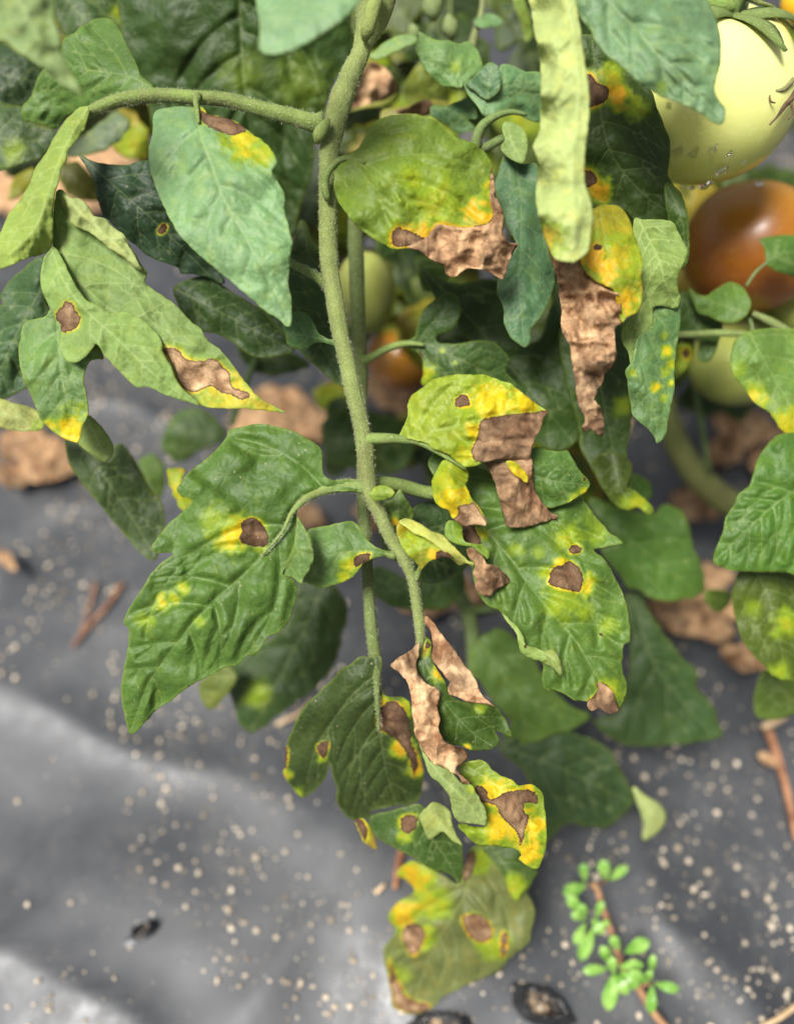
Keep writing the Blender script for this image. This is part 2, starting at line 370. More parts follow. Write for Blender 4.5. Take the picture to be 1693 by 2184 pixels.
    o = link(name, mesh(name, X, Fc, [M_UND, M_TOP] if und else [M_TOP, M_UND], o_, at), parent, o_, label)
    sm = o.modifiers.new('thickness', 'SOLIDIFY'); sm.thickness = .0004; sm.offset = -1; sm.material_offset = 1; sm.material_offset_rim = 0
    if pet is not None: tube('petiole', o, pet, petcol or (116, 138, 68), fr=fr, ns=10, seed=seed, ribs=.06)
    return o
leaf.k = 0
def thing(name, at, label, cat, group=None):
    return link(name, None, None, at, label, cat, group)

# ------------------------------------------------------------------ the ground: soil, plastic mulch, sand
def gz(x, y):
    p = np.c_[np.ravel(x), np.ravel(y)]
    p0 = p; p = p @ np.array([[.83, .56], [-.56, .83]]); p = p + .03 * (np.c_[fbm(p * 9, 2), fbm(p * 9 + 17, 2)] - .5)
    w = fbm(p * 5 + 3, 3) - .5; rd = 1 - np.abs(fbm(p * np.array([7, 4]) + 11, 2) - .5) * 4
    r2 = 1 - np.abs(fbm(p * np.array([4, 9]) + 31, 2) - .5) * 5
    z = .022 * w + .004 * np.clip(rd, 0, 1) ** 3 + .004 * np.clip(r2, 0, 1) ** 3 + .002 * (fbm(p * 30, 2) - .5)
    z = z + .006 * smooth(.2, .0, np.abs(p0[:, 0] + .15 - .35 * (p0[:, 1] - .12) + .5 * (fbm(p * 8, 2) - .5))) * smooth(.30, .05, p0[:, 1])
    return z.reshape(np.shape(x))
def mulch_material():
    n = NT('black_plastic_film'); co = n.co(False)
    f = n.noise(co, 9, 4, .6); f2 = n.noise(co, 55, 5, .65); f3 = n.noise(co, 700, 2)
    c = n.mix(n.mapr(f, .35, .7), (.020, .022, .025), (.036, .038, .042))
    c = n.mix(n.mapr(f2, .5, .75, 0, .35), c, (.075, .072, .066))
    sp = n.n('ShaderNodeTexVoronoi', ins={'Vector': co, 'Scale': 330.})
    k = n.mapr(n.n('ShaderNodeSeparateColor', ins={0: sp.outputs['Color']}).outputs[1], .88, .9)
    s = n.math('MULTIPLY', n.math('MULTIPLY', n.mapr(sp.outputs['Distance'], .1, .25, 1, 0), k), n.mapr(f2, .42, .6))
    c = n.mix(s, c, (.34, .30, .25))
    bs = n.n('ShaderNodeBsdfPrincipled', ins={'Base Color': c, 'Roughness': n.mapr(f2, .3, .7, .44, .6), 'Specular IOR Level': .8, 'Specular Tint': (.95, .97, 1.0, 1)})
    bp = n.n('ShaderNodeBump', ins={'Strength': .25, 'Distance': .004, 'Height': n.noise(co, 14, 3, .5, .6)})
    n.t.links.new(bp.outputs[0], bs.inputs['Normal']); n.t.links.new(bs.outputs[0], n.out.inputs[0]); return n.m
M_MULCH = mulch_material()
M_SOIL = simple('garden_soil', (.10, .062, .038), (.20, .14, .09), 25, .9, .2, .8, .01)
M_SAND = simple('pale_sand', (.20, .16, .11), (.66, .57, .44), 60, .8, .3, 0)
so_ = link('soil', mesh('soil', [(-40, -40, -.05), (40, -40, -.05), (40, 40, -.05), (-40, 40, -.05)], [[0, 1, 2, 3]], M_SOIL, (0, 0, -.05)), None, (0, 0, -.05), kind='structure')
xs = np.r_[np.linspace(-2.2, -.75, 14)[:-1], np.linspace(-.75, .75, 260), np.linspace(.75, 2.2, 14)[1:]]
ys = np.r_[np.linspace(-.8, .0, 12)[:-1], np.linspace(.0, 1.35, 245), np.linspace(1.35, 3.0, 14)[1:]]
gx, gy = np.meshgrid(xs, ys); gzv = gz(gx, gy); nx = len(xs)
GF = [[j * nx + i, j * nx + i + 1, (j + 1) * nx + i + 1, (j + 1) * nx + i] for j in range(len(ys) - 1) for i in range(nx - 1)]
mulch = link('ground', mesh('ground', np.c_[gx.ravel(), gy.ravel(), gzv.ravel()], GF, M_MULCH, (0, 0, 0)), None, (0, 0, 0), label='black plastic mulch film dusted with sand', kind='structure')
def on_ground(px, py, h=0.0):
    X = PT(px, py, gdepth(px, py, 0)); d = X - CAM
    for _ in range(6):
        z = gz(np.array([X[0]]), np.array([X[1]]))[0] + h; X = CAM + d * ((z - H_CAM) / d[2])
    return X
ico_v = None
def ico():
    t = (1 + 5 ** .5) / 2
    V = np.array([(-1, t, 0), (1, t, 0), (-1, -t, 0), (1, -t, 0), (0, -1, t), (0, 1, t), (0, -1, -t), (0, 1, -t), (t, 0, -1), (t, 0, 1), (-t, 0, -1), (-t, 0, 1)]) / math.sqrt(1 + t * t)
    Fc = np.array([(0, 11, 5), (0, 5, 1), (0, 1, 7), (0, 7, 10), (0, 10, 11), (1, 5, 9), (5, 11, 4), (11, 10, 2), (10, 7, 6), (7, 1, 8), (3, 9, 4), (3, 4, 2), (3, 2, 6), (3, 6, 8), (3, 8, 9), (4, 9, 5), (2, 4, 11), (6, 2, 10), (8, 6, 7), (9, 8, 1)])
    return V, Fc
IV, IF = ico()
def grains(name, n, r0, r1, dens, label, cat, area=(-.42, .5, .02, 1.0), pw=3.2):
    r = np.random.default_rng(n); m = n * 12
    xy = np.c_[r.uniform(area[0], area[1], m), r.uniform(area[2], area[3], m)]
    xy = xy[r.random(m) < smooth(dens, dens + .22, fbm(xy * 9 + 5, 3)) + .05][:n]; k = len(xy)
    s = r0 + (r1 - r0) * r.random(k) ** pw; z = gz(xy[:, 0], xy[:, 1]) + s * .35
    V = (IV[None] * (s[:, None] * r.uniform(.6, 1.25, (k, 3)))[:, None] * r.uniform(.85, 1.15, (k, 12, 1)) + np.c_[xy, z][:, None]).reshape(-1, 3)
    Fc = (IF[None] + 12 * np.arange(k)[:, None, None]).reshape(-1, 3)
    link(name, mesh(name, V, Fc, M_SAND, (0, 0, 0)), None, (0, 0, 0), label, cat, kind='stuff')
grains('sand', 12000, .0004, .0022, .42, 'pale sand grains scattered over the black mulch film', 'sand')

# ------------------------------------------------------------------ the plant in front
DK, MD, BL, PA, LG, UN = (50, 84, 48), (66, 104, 54), (66, 104, 74), (104, 142, 104), (112, 142, 78), (140, 160, 112)
ST = (126, 140, 76)
plant = thing('tomato_plant', PT(800, 1500, .46) * np.array([1, 1, 0]) + np.array([0, .1, 0]), 'diseased tomato plant with brown spotted and yellowing leaves over the mulch film', 'plant')
pl = plant
main = tube('main_stem', pl, [(806, -60, 82, 35.2), (803, -10, 82, 35.2), (796, 30, 74, 35.2), (786, 62, 56, 35.2), (776, 88, 42, 35.1), (768, 118, 38, 35), (752, 150, 42, 35), (738, 185, 46, 34.9), (727, 212, 48, 34.9), (714, 265, 44, 34.8), (704, 314, 42, 34.8), (700, 397, 39, 34.8), (699, 480, 37, 34.8), (701, 559, 37, 34.8), (705, 587, 37, 34.8), (714, 636, 37, 34.8), (723, 702, 35, 34.8), (739, 769, 34, 34.8), (753, 835, 34, 34.8), (769, 901, 33, 34.8), (778, 951, 36, 34.8), (781, 1000, 35, 34.8), (784, 1030, 37, 34.8), (790, 1055, 32, 34.8), (804, 1084, 28, 34.8), (834, 1150, 26, 34.8), (863, 1196, 24, 34.8), (880, 1239, 21, 34.8), (888, 1289, 20, 34.8), (893, 1322, 22, 34.8), (896, 1355, 18, 34.9), (893, 1400, 12, 35), (896, 1480, 8, 35.2)],
            ST, ns=24, rough=.09, ribs=.035, hair=5200, label='hairy light green main stem')
tube('knob', pl, [(700, 255, 10, 34.1), (692, 268, 24, 34.0), (681, 287, 28, 34.1), (677, 303, 14, 34.4)], (140, 160, 84), ns=10, step=5, label='pale bud at the leaf joint')
tube('bud_ridge', pl, [(806, -30, 24, 33.9), (800, 0, 34, 33.8), (790, 40, 30, 33.8), (783, 66, 30, 34.0), (778, 84, 14, 34.5)], (128, 142, 74), ns=12, step=6)
side = tube('side_stem', pl, [(757, 440, 20, 40), (757, 470, 30, 40), (759, 520, 34, 40), (761, 600, 33, 40), (764, 690, 32, 39.8), (768, 760, 31, 39.6), (772, 800, 26, 39.5), (774, 870, 17, 39.2), (772, 950, 18, 38.7), (772, 1040, 22, 38.2), (776, 1100, 26, 37.8), (781, 1180, 25, 37.6), (787, 1280, 25, 37.4), (794, 1360, 26, 37.2), (801, 1410, 26, 36.8), (804, 1470, 13, 36.5), (808, 1560, 7, 36.7)], (96, 112, 58), ns=14, hair=1800, label='second stem rising behind the main stem')
tube('petiole', pl, 'F' and [(690, 262, 44, 34.8), (670, 262, 36, 34.8), (640, 253, 32, 34.8), (560, 232, 29, 34.8), (480, 212, 27, 34.8), (420, 208, 26, 34.8), (340, 203, 27, 34.9), (270, 210, 26, 35), (220, 226, 24, 35), (190, 240, 20, 35), (165, 262, 14, 34.6)], (116, 136, 66), ns=14, ribs=.10, hair=1500, label='thick arching leaf stalk joining the main stem')
tube('petiole', pl, [(695, 607, 22, 34.9), (680, 592, 20, 35), (660, 580, 18, 35.4), (630, 566, 16, 36), (605, 550, 14, 36.6)], (110, 132, 64), ns=10, ribs=.08, hair=300)
# leaves on the upper side
big_top = leaf(pl, 'F', '265 -30,258 60,265 110,290 160,310 200,320 240,330 300,400 420,500 520,560 560,615 520,640 440,665 370,672 300,690 240,720 160,750 140,762 110,748 50,740 -30', '510 -40,516 100,524 210,560 420,590 550', (39.4, 39.6, 40), (46, 82, 34), yel=[(640, 180, 90, .2), (520, 160, 70, .2)], fold=.8, quilt=.25, nlat=6, g=7, mot=.5, label='broad dark leaf behind the main stem', gy=.9)
leaf(pl, 'F', '105 -30,280 -30,274 20,268 60,240 95,190 115,150 90,125 50', '120 -30,180 40,235 90', (41, 41.5), (48, 84, 36), yel=[(262, 25, 30, .6)], g=8, nlat=4)
leaf(pl, 'F', '-30 85,40 108,88 150,84 190,50 226,20 226,-30 224', '-30 150,30 165,84 175', (40, 40.6), (44, 76, 48), g=7, nlat=4, dust=1)
leaf(pl, 'F', '-30 220,20 222,50 230,60 262,110 275,122 300,95 332,45 350,0 365,-30 374', '-30 290,50 300,118 296', (39.5, 40), (58, 92, 56), yel=[(30, 325, 35, .35)], g=7, nlat=4, dust=.8)
leaf(pl, 'A', '985 545,920 500,895 440,850 350,805 260,780 200,745 150,710 122,660 115,610 125,570 150,520 175,490 210,430 235,405 270,360 380,280 450,240 520,225 560,200 630,150 680,140 740,165 780,230 795,300 810,370 830,450 740,560 735,650 690,760 630,870 600,985 590', '985 570,860 500,730 470,600 455,450 430,260 560', (35, 36.2, 37.6), (70, 110, 62), fold=.9, quilt=.16, nlat=6, g=6, dust=.6, label='wavy edged green leaf at the end of the arching stalk')
leaf(pl, 'A', '-70 -80,325 -60,355 120,395 280,405 360,440 440,500 530,535 600,525 622,490 605,440 570,380 530,320 470,260 420,180 370,110 330,40 270,-70 200', '60 -80,180 100,300 320,420 490,528 612', (27.5, 28.4), (112, 138, 100), und=True, quilt=.1, fold=.3, g=7, nlat=6, rim=.2, label='blurred pale leaf tip hanging close in the upper corner')
rolled = leaf(pl, 'A', '575 690,520 690,470 730,420 780,370 850,330 930,290 1000,230 1080,215 1130,190 1190,130 1290,80 1350,40 1420,0 1510,-60 1600,-60 1760,0 1738,60 1715,160 1672,290 1632,335 1595,345 1500,350 1350,365 1230,385 1150,400 1080,430 1030,440 970,500 900,550 830,570 760', '565 700,480 840,400 1000,340 1150,300 1300,220 1480,60 1640', (34.6, 34, 33.6, 33.4), (126, 152, 70), und=True, fold=.9, roll=.6, quilt=.22, nlat=9, g=5, label='folded light green leaf showing its underside')
upper = leaf(pl, 'D', '370 -290,400 -304,450 -260,530 -235,580 -184,610 -134,680 -114,740 -54,800 -14,830 40,870 110,920 190,950 225,940 280,945 305,1000 350,1060 390,1120 430,1170 480,1230 545,1290 590,1325 640,1350 680,1420 730,1480 800,1540 880,1600 960,1660 1030,1750 1085,1840 1135,1740 1128,1600 1110,1500 1110,1400 1105,1290 1085,1190 990,1140 930,1060 760,960 600,700 520,520 380,400 150,345 60,345 -30,350 -170', '352 -250,400 60,500 270,700 460,1000 640,1350 900,1830 1132', (34.4, 34.6, 34.8, 35.2), (104, 134, 78), und=True,
     les=['1055 715,1150 730,1190 775,1260 800,1390 795,1440 840,1480 880,1500 960,1560 990,1620 1020,1570 1055,1480 1020,1420 1000,1360 970,1290 1000,1240 1010,1180 970,1150 930,1130 870,1080 770'], tone=1.0, yel=[(1500, 1060, 330, .8), (1700, 1090, 160, .9)], halo=9, quilt=.16, nlat=7, g=4.6, fold=.4, wave=.25, label='large mottled leaf with a tan dead patch near its tip')
leaf(upper, 'D', '345 60,410 150,460 260,510 340,560 410,640 450,710 495,800 490,880 515,960 570,1020 630,1045 680,1050 740,1100 830,1140 930,1190 990,1290 1085,1200 1065,1120 1040,1040 1010,990 985,945 965,900 978,860 960,800 900,760 860,710 800,680 775,650 720,620 690,600 720,560 770,510 805,460 815,420 790,390 730,385 680,400 600,370 540,345 500,310 430,280 370,265 280,270 200,290 130,320 90', '335 80,420 300,560 480,760 660,960 860,1220 1060', (34, 33.9, 34.2), (114, 146, 82), und=True, les=['420 420,470 430,490 470,520 530,500 590,440 615,400 610,400 570,365 530,370 490,410 450'], halo=5, tone=.45, quilt=.16, nlat=7, g=4.6, fold=.5, name='lobe', label='front lobe with a brown spot')
leaf(pl, 'D', '330 470,290 520,200 540,150 575,140 650,122 730,135 830,155 930,190 1000,230 1090,260 1170,300 1220,360 1270,430 1310,500 1330,520 1290,530 1230,560 1170,570 1110,560 1030,545 950,550 860,590 800,670 785,640 700,620 660,560 600,480 560,400 520', '370 520,380 700,395 880,430 1050,460 1200,490 1320', (34.8, 34.7, 35), (84, 124, 78), yel=[(480, 1300, 200, 1.0), (330, 1220, 70, .7)], quilt=.14, g=4.8, fold=.4, nlat=5, rim=.6, label='green leaf with a yellow tip hanging below the spotted lobe')
leaf(pl, 'D', '290 130,200 165,150 210,90 260,40 320,5 390,20 440,-60 470,-60 1050,50 1040,130 1000,190 970,240 850,260 730,290 590,320 520,310 400,290 250', '290 300,100 650,-40 980', (37, 37.6, 38), (62, 100, 66), quilt=.2, g=6.5, nlat=6, fold=.6)
leaf(pl, 'D', '-60 1045,100 1075,215 1105,260 1150,290 1230,260 1250,130 1255,0 1235,-60 1220', '-60 1120,120 1170,280 1235', (36, 36.6), (150, 158, 104), und=True, yel=[(240, 1220, 60, .5)], g=6, nlat=5, rim=.6)
leaf(pl, 'F', '138 925,170 945,230 985,245 950,262 945,290 985,320 1040,345 1070,352 1110,345 1160,330 1195,300 1178,262 1135,215 1078,180 1035,150 990', '160 935,240 1040,330 1180', (40, 40.5, 41), (58, 88, 54), g=6, nlat=6, dust=1, rim=.5)
leaf(pl, 'D', '575 1150,640 1210,690 1270,730 1340,730 1410,690 1450,630 1430,570 1390,510 1340,480 1250,520 1180', '560 1160,620 1290,695 1440', (37, 37.4), (122, 148, 88), und=True, g=5.5, nlat=4)
leaf(pl, 'F', '410 228,384 226,357 230,334 236,326 251,326 278,319 308,317 334,322 364,331 393,344 427,360 460,380 496,400 519,420 539,450 565,480 590,515 618,540 640,560 658,576 669,593 679,610 696,620 694,623 669,621 636,616 603,618 570,621 537,623 516,615 479,606 446,610 427,603 403,586 377,580 364,591 344,580 321,560 299,542 288,526 276,506 261,480 250,443 243,433 228', '418 218,423 265,437 314,460 374,480 427,499 463,529 516,560 570,600 650,616 690', (33.9, 33.2, 33.6, 34.4), (108, 148, 108),
     les=['430 235,445 243,480 250,506 261,526 276,512 286,496 290,476 283,456 276,437 265,428 248'], yel=[(520, 300, 60, .75), (560, 325, 45, .6), (435, 240, 18, .9)], halo=9, tone=.3, quilt=.16, nlat=6, g=4.5, fold=.5, tilt=.3, mot=.35, dust=.25, label='pale green pointed leaf with a brown patch beside its stalk', gy=-.35, pet='424 205 18 34.4,419 216 14 34.2,421 232 10 33.7,424 262 6 33.4')
leaf(pl, 'F', '167 327,205 345,265 352,320 342,360 380,420 490,480 600,440 590,415 585,386 583,382 572,347 558,315 545,298 530,262 500,238 475,218 453,207 417,202 387,188 362,172 337', '170 330,260 410,350 490,450 590', (36.4, 36, 36.3), (44, 78, 54), les=['337 492,345 478,357 480,356 492,345 500,338 498'], halo=2.5, quilt=.14, g=5, nlat=6, dust=.5, rim=.15, label='dark glossy leaf with a tiny black spot', gy=.7)
leaf(pl, 'F', '372 612,420 590,450 590,500 625,560 660,610 700,628 745,600 758,560 762,530 755,505 735,470 715,430 705,400 680,380 650', '372 614,470 665,620 745', (38.2, 38.8), (50, 86, 48), g=6, nlat=6)
leaf(pl, 'E', '200 60,380 200,430 420,470 650,520 850,525 965,440 920,380 870,300 800,230 730,190 690,100 600,0 480,-100 300,0 100', '60 200,200 430,400 740,520 955', (38.6, 38.4, 38.2), (58, 96, 56), g=6, nlat=6, dust=.4)
leaf(pl, 'E', '130 580,150 640,165 700,220 725,290 720,340 690,400 685,465 700,470 665,430 660,370 630,345 590,310 520,270 490,220 485,170 500,140 545', '465 685,380 660,270 640,150 620', (35.2, 36, 36.4), (66, 108, 70), g=5, nlat=4, fold=.5, label='small rounded leaf growing from the main stem')
leaf(pl, 'B', '240 1420,290 1450,310 1530,350 1580,380 1650,380 1900,200 1750,185 1650', '250 1430,290 1600,330 1850', (39, 39.5), (56, 92, 50), g=7, nlat=4)
leaf(pl, 'E', '930 680,980 650,1000 580,1020 510,1060 450,1120 400,1190 360,1240 370,1270 420,1275 500,1250 570,1210 615,1160 625,1120 640,1125 680,1180 690,1260 690,1350 675,1430 672,1490 680,1540 720,1580 770,1595 815,1560 850,1590 900,1640 970,1500 1000,1300 1000,1150 950,1030 960,1035 880,1030 800,1000 750,960 730', '930 700,1050 690,1180 750,1350 830,1580 960', (39, 38.4, 38.4), (58, 96, 52), les=['1000 735,1020 740,1050 790,1045 805,1020 775'], yel=[(1060, 880, 90, .7), (1160, 735, 25, .7), (1240, 815, 25, .6)], halo=4, g=5.5, nlat=6, dust=.6, pet='640 805 75 39.4,700 780 50 39.3,800 725 46 39.1,900 695 44 39,960 690 34 38.8,1040 700 20 38.6', label='lobed leaf on a stalk from the second stem', gy=.7)
b20 = leaf(pl, 'B', '500 1010,560 990,610 960,650 900,690 830,740 780,800 750,870 740,950 733,1010 740,1080 765,1150 795,1200 830,1250 880,1300 900,1350 915,1400 955,1440 990,1470 1040,1480 1080,1470 1150,1475 1240,1500 1310,1490 1390,1440 1460,1300 1500,1150 1520,1060 1580,980 1595,920 1600,850 1605,790 1580,720 1545,660 1500,590 1440,540 1370,490 1300,465 1230,460 1150,470 1080,495 1030', '500 1020,600 1030,680 1060,760 1120,850 1200,930 1290,1010 1370,1090 1440,1180 1500', (33.8, 33.2, 33.4, 33.8), (92, 128, 54),
     les=['835 1500,870 1470,920 1480,960 1495,1010 1520,1060 1530,1090 1490,1130 1450,1200 1455,1280 1470,1370 1460,1450 1440,1490 1380,1475 1290,1480 1230,1500 1230,1700 1500,1400 1800,1100 1700,1040 1640,980 1590,900 1590,840 1575'], yel=[(1100, 1320, 260, .55), (960, 1160, 130, .5), (1400, 1400, 150, 1.), (1000, 1500, 130, .9), (1470, 1180, 60, .9)], halo=15, oran=.45, tone=.35, quilt=.18, nlat=5, g=4.2, fold=.7, ang=42, label='round yellowing leaf with a shrivelled brown end',
     pet='425 1290 40 34.2,405 1230 52 34.0,405 1150 50 33.9,440 1085 42 33.8,500 1030 38 33.7,580 1022 26 33.6,660 1050 16 33.3')
leaf(b20, 'B', '1475 1080,1500 1250,1520 1300,1555 1390,1550 1500,1580 1560,1640 1580,1640 1590,1600 1664,1570 1744,1545 1799,1500 1774,1440 1749,1380 1729,1320 1729,1270 1759,1230 1789,1180 1764,1170 1714,1110 1689,1060 1649,1000 1609,940 1595,1040 1540,1090 1490,1130 1450,1200 1455,1280 1470,1370 1460,1450 1440,1490 1380,1470 1290,1462 1200', '1080 1490,1240 1560,1400 1640,1540 1780', (33.5, 33.8, 34.2), (120, 90, 50), dead=True, tone=.55, crum=.55, g=4, nlat=5, quilt=.1, fold=.2, wave=.3, nw=5, name='dead_margin', label='crumpled brown dead end of the leaf', dust=.2)
leaf(pl, 'F', '560 -40,555 60,553 106,575 115,610 111,650 95,690 70,720 50,745 28,775 -5,800 -40', '760 -40,680 40,600 85,556 108', (28.2, 28.8), (112, 150, 116), g=7, nlat=5, quilt=.08, mot=.1, dust=.1, label='blurred pale green leaf hanging over the main stem', gy=-.4)
# leaves on the fruit side
leaf(pl, 'B', '680 360,720 330,790 270,870 230,940 222,995 232,990 275,930 300,870 330,800 360,740 385,700 380', '995 250,850 300,685 368', (40, 40.6), (100, 140, 92), g=5.5, nlat=5, label='narrow pale green leaf pointing at the main stem')
leaf(pl, 'B', '1005 200,1060 230,1130 260,1200 260,1270 280,1330 265,1380 310,1405 370,1420 430,1400 470,1350 490,1310 540,1280 565,1220 560,1160 555,1110 520,1070 470,1030 420,1010 370,985 310,1000 260', '1280 555,1240 440,1150 330,1010 210', (37.6, 37.6, 38), (92, 134, 88), yel=[(1240, 430, 60, .4)], g=5, nlat=5, quilt=.14, label='heart shaped pale leaf above the round yellowing leaf')
c22 = leaf(pl, 'B', '1300 530,1310 580,1350 640,1390 690,1420 740,1440 750,1500 735,1580 725,1640 720,1693 765,1800 770,1800 480,1693 460,1600 420,1530 425,1500 600,1420 560,1340 520', '1440 745,1470 640,1560 560,1780 520', (36.8, 37.2, 37.6), (88, 128, 92), g=5, nlat=5, quilt=.14, vs=1.3, label='lobed blue green leaf with pale veins')
leaf(c22, 'B', '1300 530,1340 510,1400 450,1440 410,1480 400,1520 430,1535 500,1530 570,1495 615,1440 640,1380 600', '1450 640,1455 560,1480 405', (36.9, 36.4), (72, 110, 80), g=5, nlat=4, vs=1.4, name='lobe')
tube('petiole', pl, '1375 960 66 37.6,1385 880 66 37.4,1420 810 60 37.2,1500 750 46 37,1600 722 34 37,1700 740 24 37.2', (110, 134, 72), fr='B', ns=10, ribs=.08)
leaf(pl, 'B', '1080 690,1110 675,1190 680,1260 650,1330 625,1370 690,1380 760,1330 770,1360 810,1370 840,1310 855,1240 850,1190 810,1120 770,1080 730', '1090 700,1220 710,1360 830', (39, 39.4), (72, 112, 78), g=5.5, nlat=4)
leaf(pl, 'B', '1545 800,1580 785,1640 800,1693 850,1710 950,1680 1050,1630 1040,1570 1000,1535 950,1560 900,1550 860', '1570 790,1600 900,1680 1045', (36.6, 36.2), (122, 150, 96), und=True, g=5, nlat=5, quilt=.2, roll=.5, label='small curled pale leaf above the long blue green leaf')
tube('petiole', pl, '1380 970 60 37.8,1450 945 62 37.8,1550 890 52 37.8,1660 850 40 37.9', (98, 120, 62), fr='B', ns=10)
leaf(pl, 'F', '1076 332,1110 348,1145 352,1150 420,1155 470,1166 504,1173 537,1183 580,1179 613,1170 643,1156 669,1140 692,1131 706,1131 729,1120 742,1104 732,1089 719,1076 692,1072 653,1061 630,1059 603,1070 570,1090 540,1100 520,1080 480,1058 410,1053 397,1063 364', '1100 345,1110 420,1110 520,1106 600,1118 738', (37, 36.6, 36.6), (72, 110, 80), g=5, nlat=7, quilt=.13, label='long narrow blue green leaf beside the brown withered one')
roll23 = leaf(pl, 'C', '30 -40,300 -40,340 100,365 250,385 400,405 550,412 700,400 850,390 950,380 1050,385 1180,410 1260,430 1330,435 1430,420 1540,410 1600,380 1650,300 1690,200 1670,160 1610,120 1530,95 1430,70 1300,75 1150,90 1060,60 980,50 940,90 850,100 700,100 550,90 350,60 200,40 60', '250 -40,310 200,340 500,330 800,300 1100,320 1400,300 1680', (30.4, 30.2, 30.2, 30.6), (166, 184, 132), und=True, yel=[(130, 1560, 170, .75)], oran=.6, roll=1.5, fold=.3, quilt=.13, nlat=9, g=5, ang=48, wave=.5, nw=4.5, vs=1.6, rim=.3, label='tightly rolled pale leaf hanging in front of the dark leaf')
leaf(pl, 'C', '300 -60,1130 -60,1150 -40,1200 60,1235 140,1255 230,1262 320,1255 420,1225 520,1215 580,1240 640,1280 690,1290 740,1270 795,1220 790,1150 740,1060 690,960 650,880 620,800 580,730 530,660 460,590 400,520 350,460 280,430 220,410 180,350 100', '470 -60,700 180,850 350,1000 480,1150 640,1272 785', (30.6, 30.4, 30.8), (98, 134, 102), yel=[(880, 560, 60, .3)], g=5.5, nlat=5, quilt=.26, fold=.7, tilt=-.4, vs=1.2, dust=.1, label='large blue green leaf overlapping the pale tomato')
leaf(pl, 'C', '330 250,440 230,520 330,660 440,800 560,850 700,890 800,930 900,930 1020,920 1120,960 1200,995 1260,1000 1340,980 1400,930 1440,850 1420,760 1430,700 1410,650 1360,500 1340,380 1330,360 900', '430 260,480 700,560 1000,760 1250,980 1400', (34.2, 33.8, 33.8), (54, 88, 40), les=['430 480,470 540,530 570,535 620,490 670,430 690,380 690,380 480', '390 1090,430 1110,470 1160,450 1190,400 1210,370 1200,370 1090'], yel=[(600, 610, 120, .9), (560, 500, 120, .6), (470, 1230, 110, .9), (720, 690, 110, .5)], oran=.55, halo=8, tone=.1, g=5.5, nlat=6, fold=.5, label='dark green leaf with brown patches in orange halos', gy=.8)
y26 = leaf(pl, 'G', '360 -150,440 -185,520 -205,600 -195,650 -145,680 -85,710 15,740 95,760 170,745 260,755 350,750 430,720 490,660 520,620 555,590 440,570 350,520 320,440 280,380 220,350 150,350 0', '480 -180,520 60,580 250,660 500', (33.2, 32.6, 33), (128, 138, 40), les=['445 60,470 50,495 70,480 90,450 85'], yel=[(420, 150, 170, 1.), (520, 220, 130, 1.), (640, 430, 130, 1.), (600, 150, 230, .65)], oran=.45, halo=6, tone=.1, g=5, nlat=5, quilt=.14, rim=.2, label='yellow orange leaf half withered to brown')
leaf(y26, 'G', '150 70,190 140,300 150,380 150,420 200,480 260,550 310,600 350,615 440,620 540,580 590,570 650,590 770,560 840,510 890,490 960,450 1030,440 1050,480 1100,500 1170,505 1250,495 1290,460 1275,430 1240,390 1260,365 1240,385 1180,350 1110,330 1030,320 930,300 800,280 690,245 640,230 560,235 480,215 370,220 320,195 250,170 150', '300 140,400 400,430 700,390 1000,440 1260', (33, 32.8, 33, 33.4), (120, 90, 50), dead=True, tone=.62, crum=.9, roll=.6, g=4.2, nlat=7, quilt=.25, fold=.3, wave=.3, name='dead_tip', label='withered brown hanging leaf end', dust=.1)
leaf(pl, 'G', '700 -110,760 -110,840 -110,940 -95,985 -30,1020 40,1042 90,1025 160,990 240,980 310,1000 390,985 450,960 465,900 455,830 455,820 560,800 600,770 625,730 650,715 700,705 760,695 830,680 830,660 740,630 700,620 640,635 560,700 490,730 400,740 170,700 60', '730 -110,860 150,900 300,975 450', (34.6, 34.4, 34.8), (110, 138, 72), und=True, g=5, nlat=6, quilt=.18, vs=1.6, wave=.3, label='wavy leaf showing its veined underside')
leaf(pl, 'G', '900 -340,1000 -280,1045 -130,1055 0,1055 130,1010 210,960 100,920 -100', '920 -320,1010 -100,1030 180', (35.6, 36), (60, 98, 44), g=6, nlat=4)
leaf(pl, 'G', '830 440,900 440,990 450,1000 540,985 620,970 740,960 870,960 980,940 1080,920 1180,905 1270,855 1330,830 1290,790 1240,740 1200,690 1150,680 1080,665 1010,655 920,645 860,680 820,700 740,720 650,790 600,820 540', '840 450,740 700,770 900,830 1130,855 1325', (35, 35.2, 35.6), (80, 120, 80), yel=[(910, 740, 50, .8), (840, 970, 45, .9), (940, 820, 40, .6), (900, 880, 40, .5), (940, 940, 30, .7), (890, 640, 35, .5), (890, 1040, 40, .5), (690, 880, 40, .6)], g=5, nlat=6, quilt=.2, dust=.5, label='blue green leaf blotched with yellow below the veined underside')
leaf(pl, 'F', '890 560,930 590,980 605,1060 600,1100 720,1150 720,1190 600,1210 620,1230 850,1245 910,1200 960,1130 940,1100 900,1060 800,980 700,930 640', '900 570,1020 700,1120 820,1220 940', (40.6, 41), (50, 86, 38), g=8, nlat=6, dust=.5)
leaf(pl, 'F', '1195 700,1330 690,1345 900,1335 960,1345 1030,1330 1075,1290 1040,1240 960,1235 920', '1260 700,1290 880,1335 1070', (39.5, 40), (52, 88, 36), yel=[(1330, 870, 30, .5)], g=8, nlat=5)
leaf(pl, 'J', '400 -80,520 -140,640 -60,635 40,610 90,660 110,720 160,785 235,775 268,735 260,690 225,620 240,545 215,480 140,430 60', '520 -120,560 60,600 150,775 255', (39.4, 40), (64, 92, 28), yel=[(690, 200, 110, .6), (600, 190, 60, .5)], g=7, nlat=4, label='drooping leaf with a pale twisted tip')
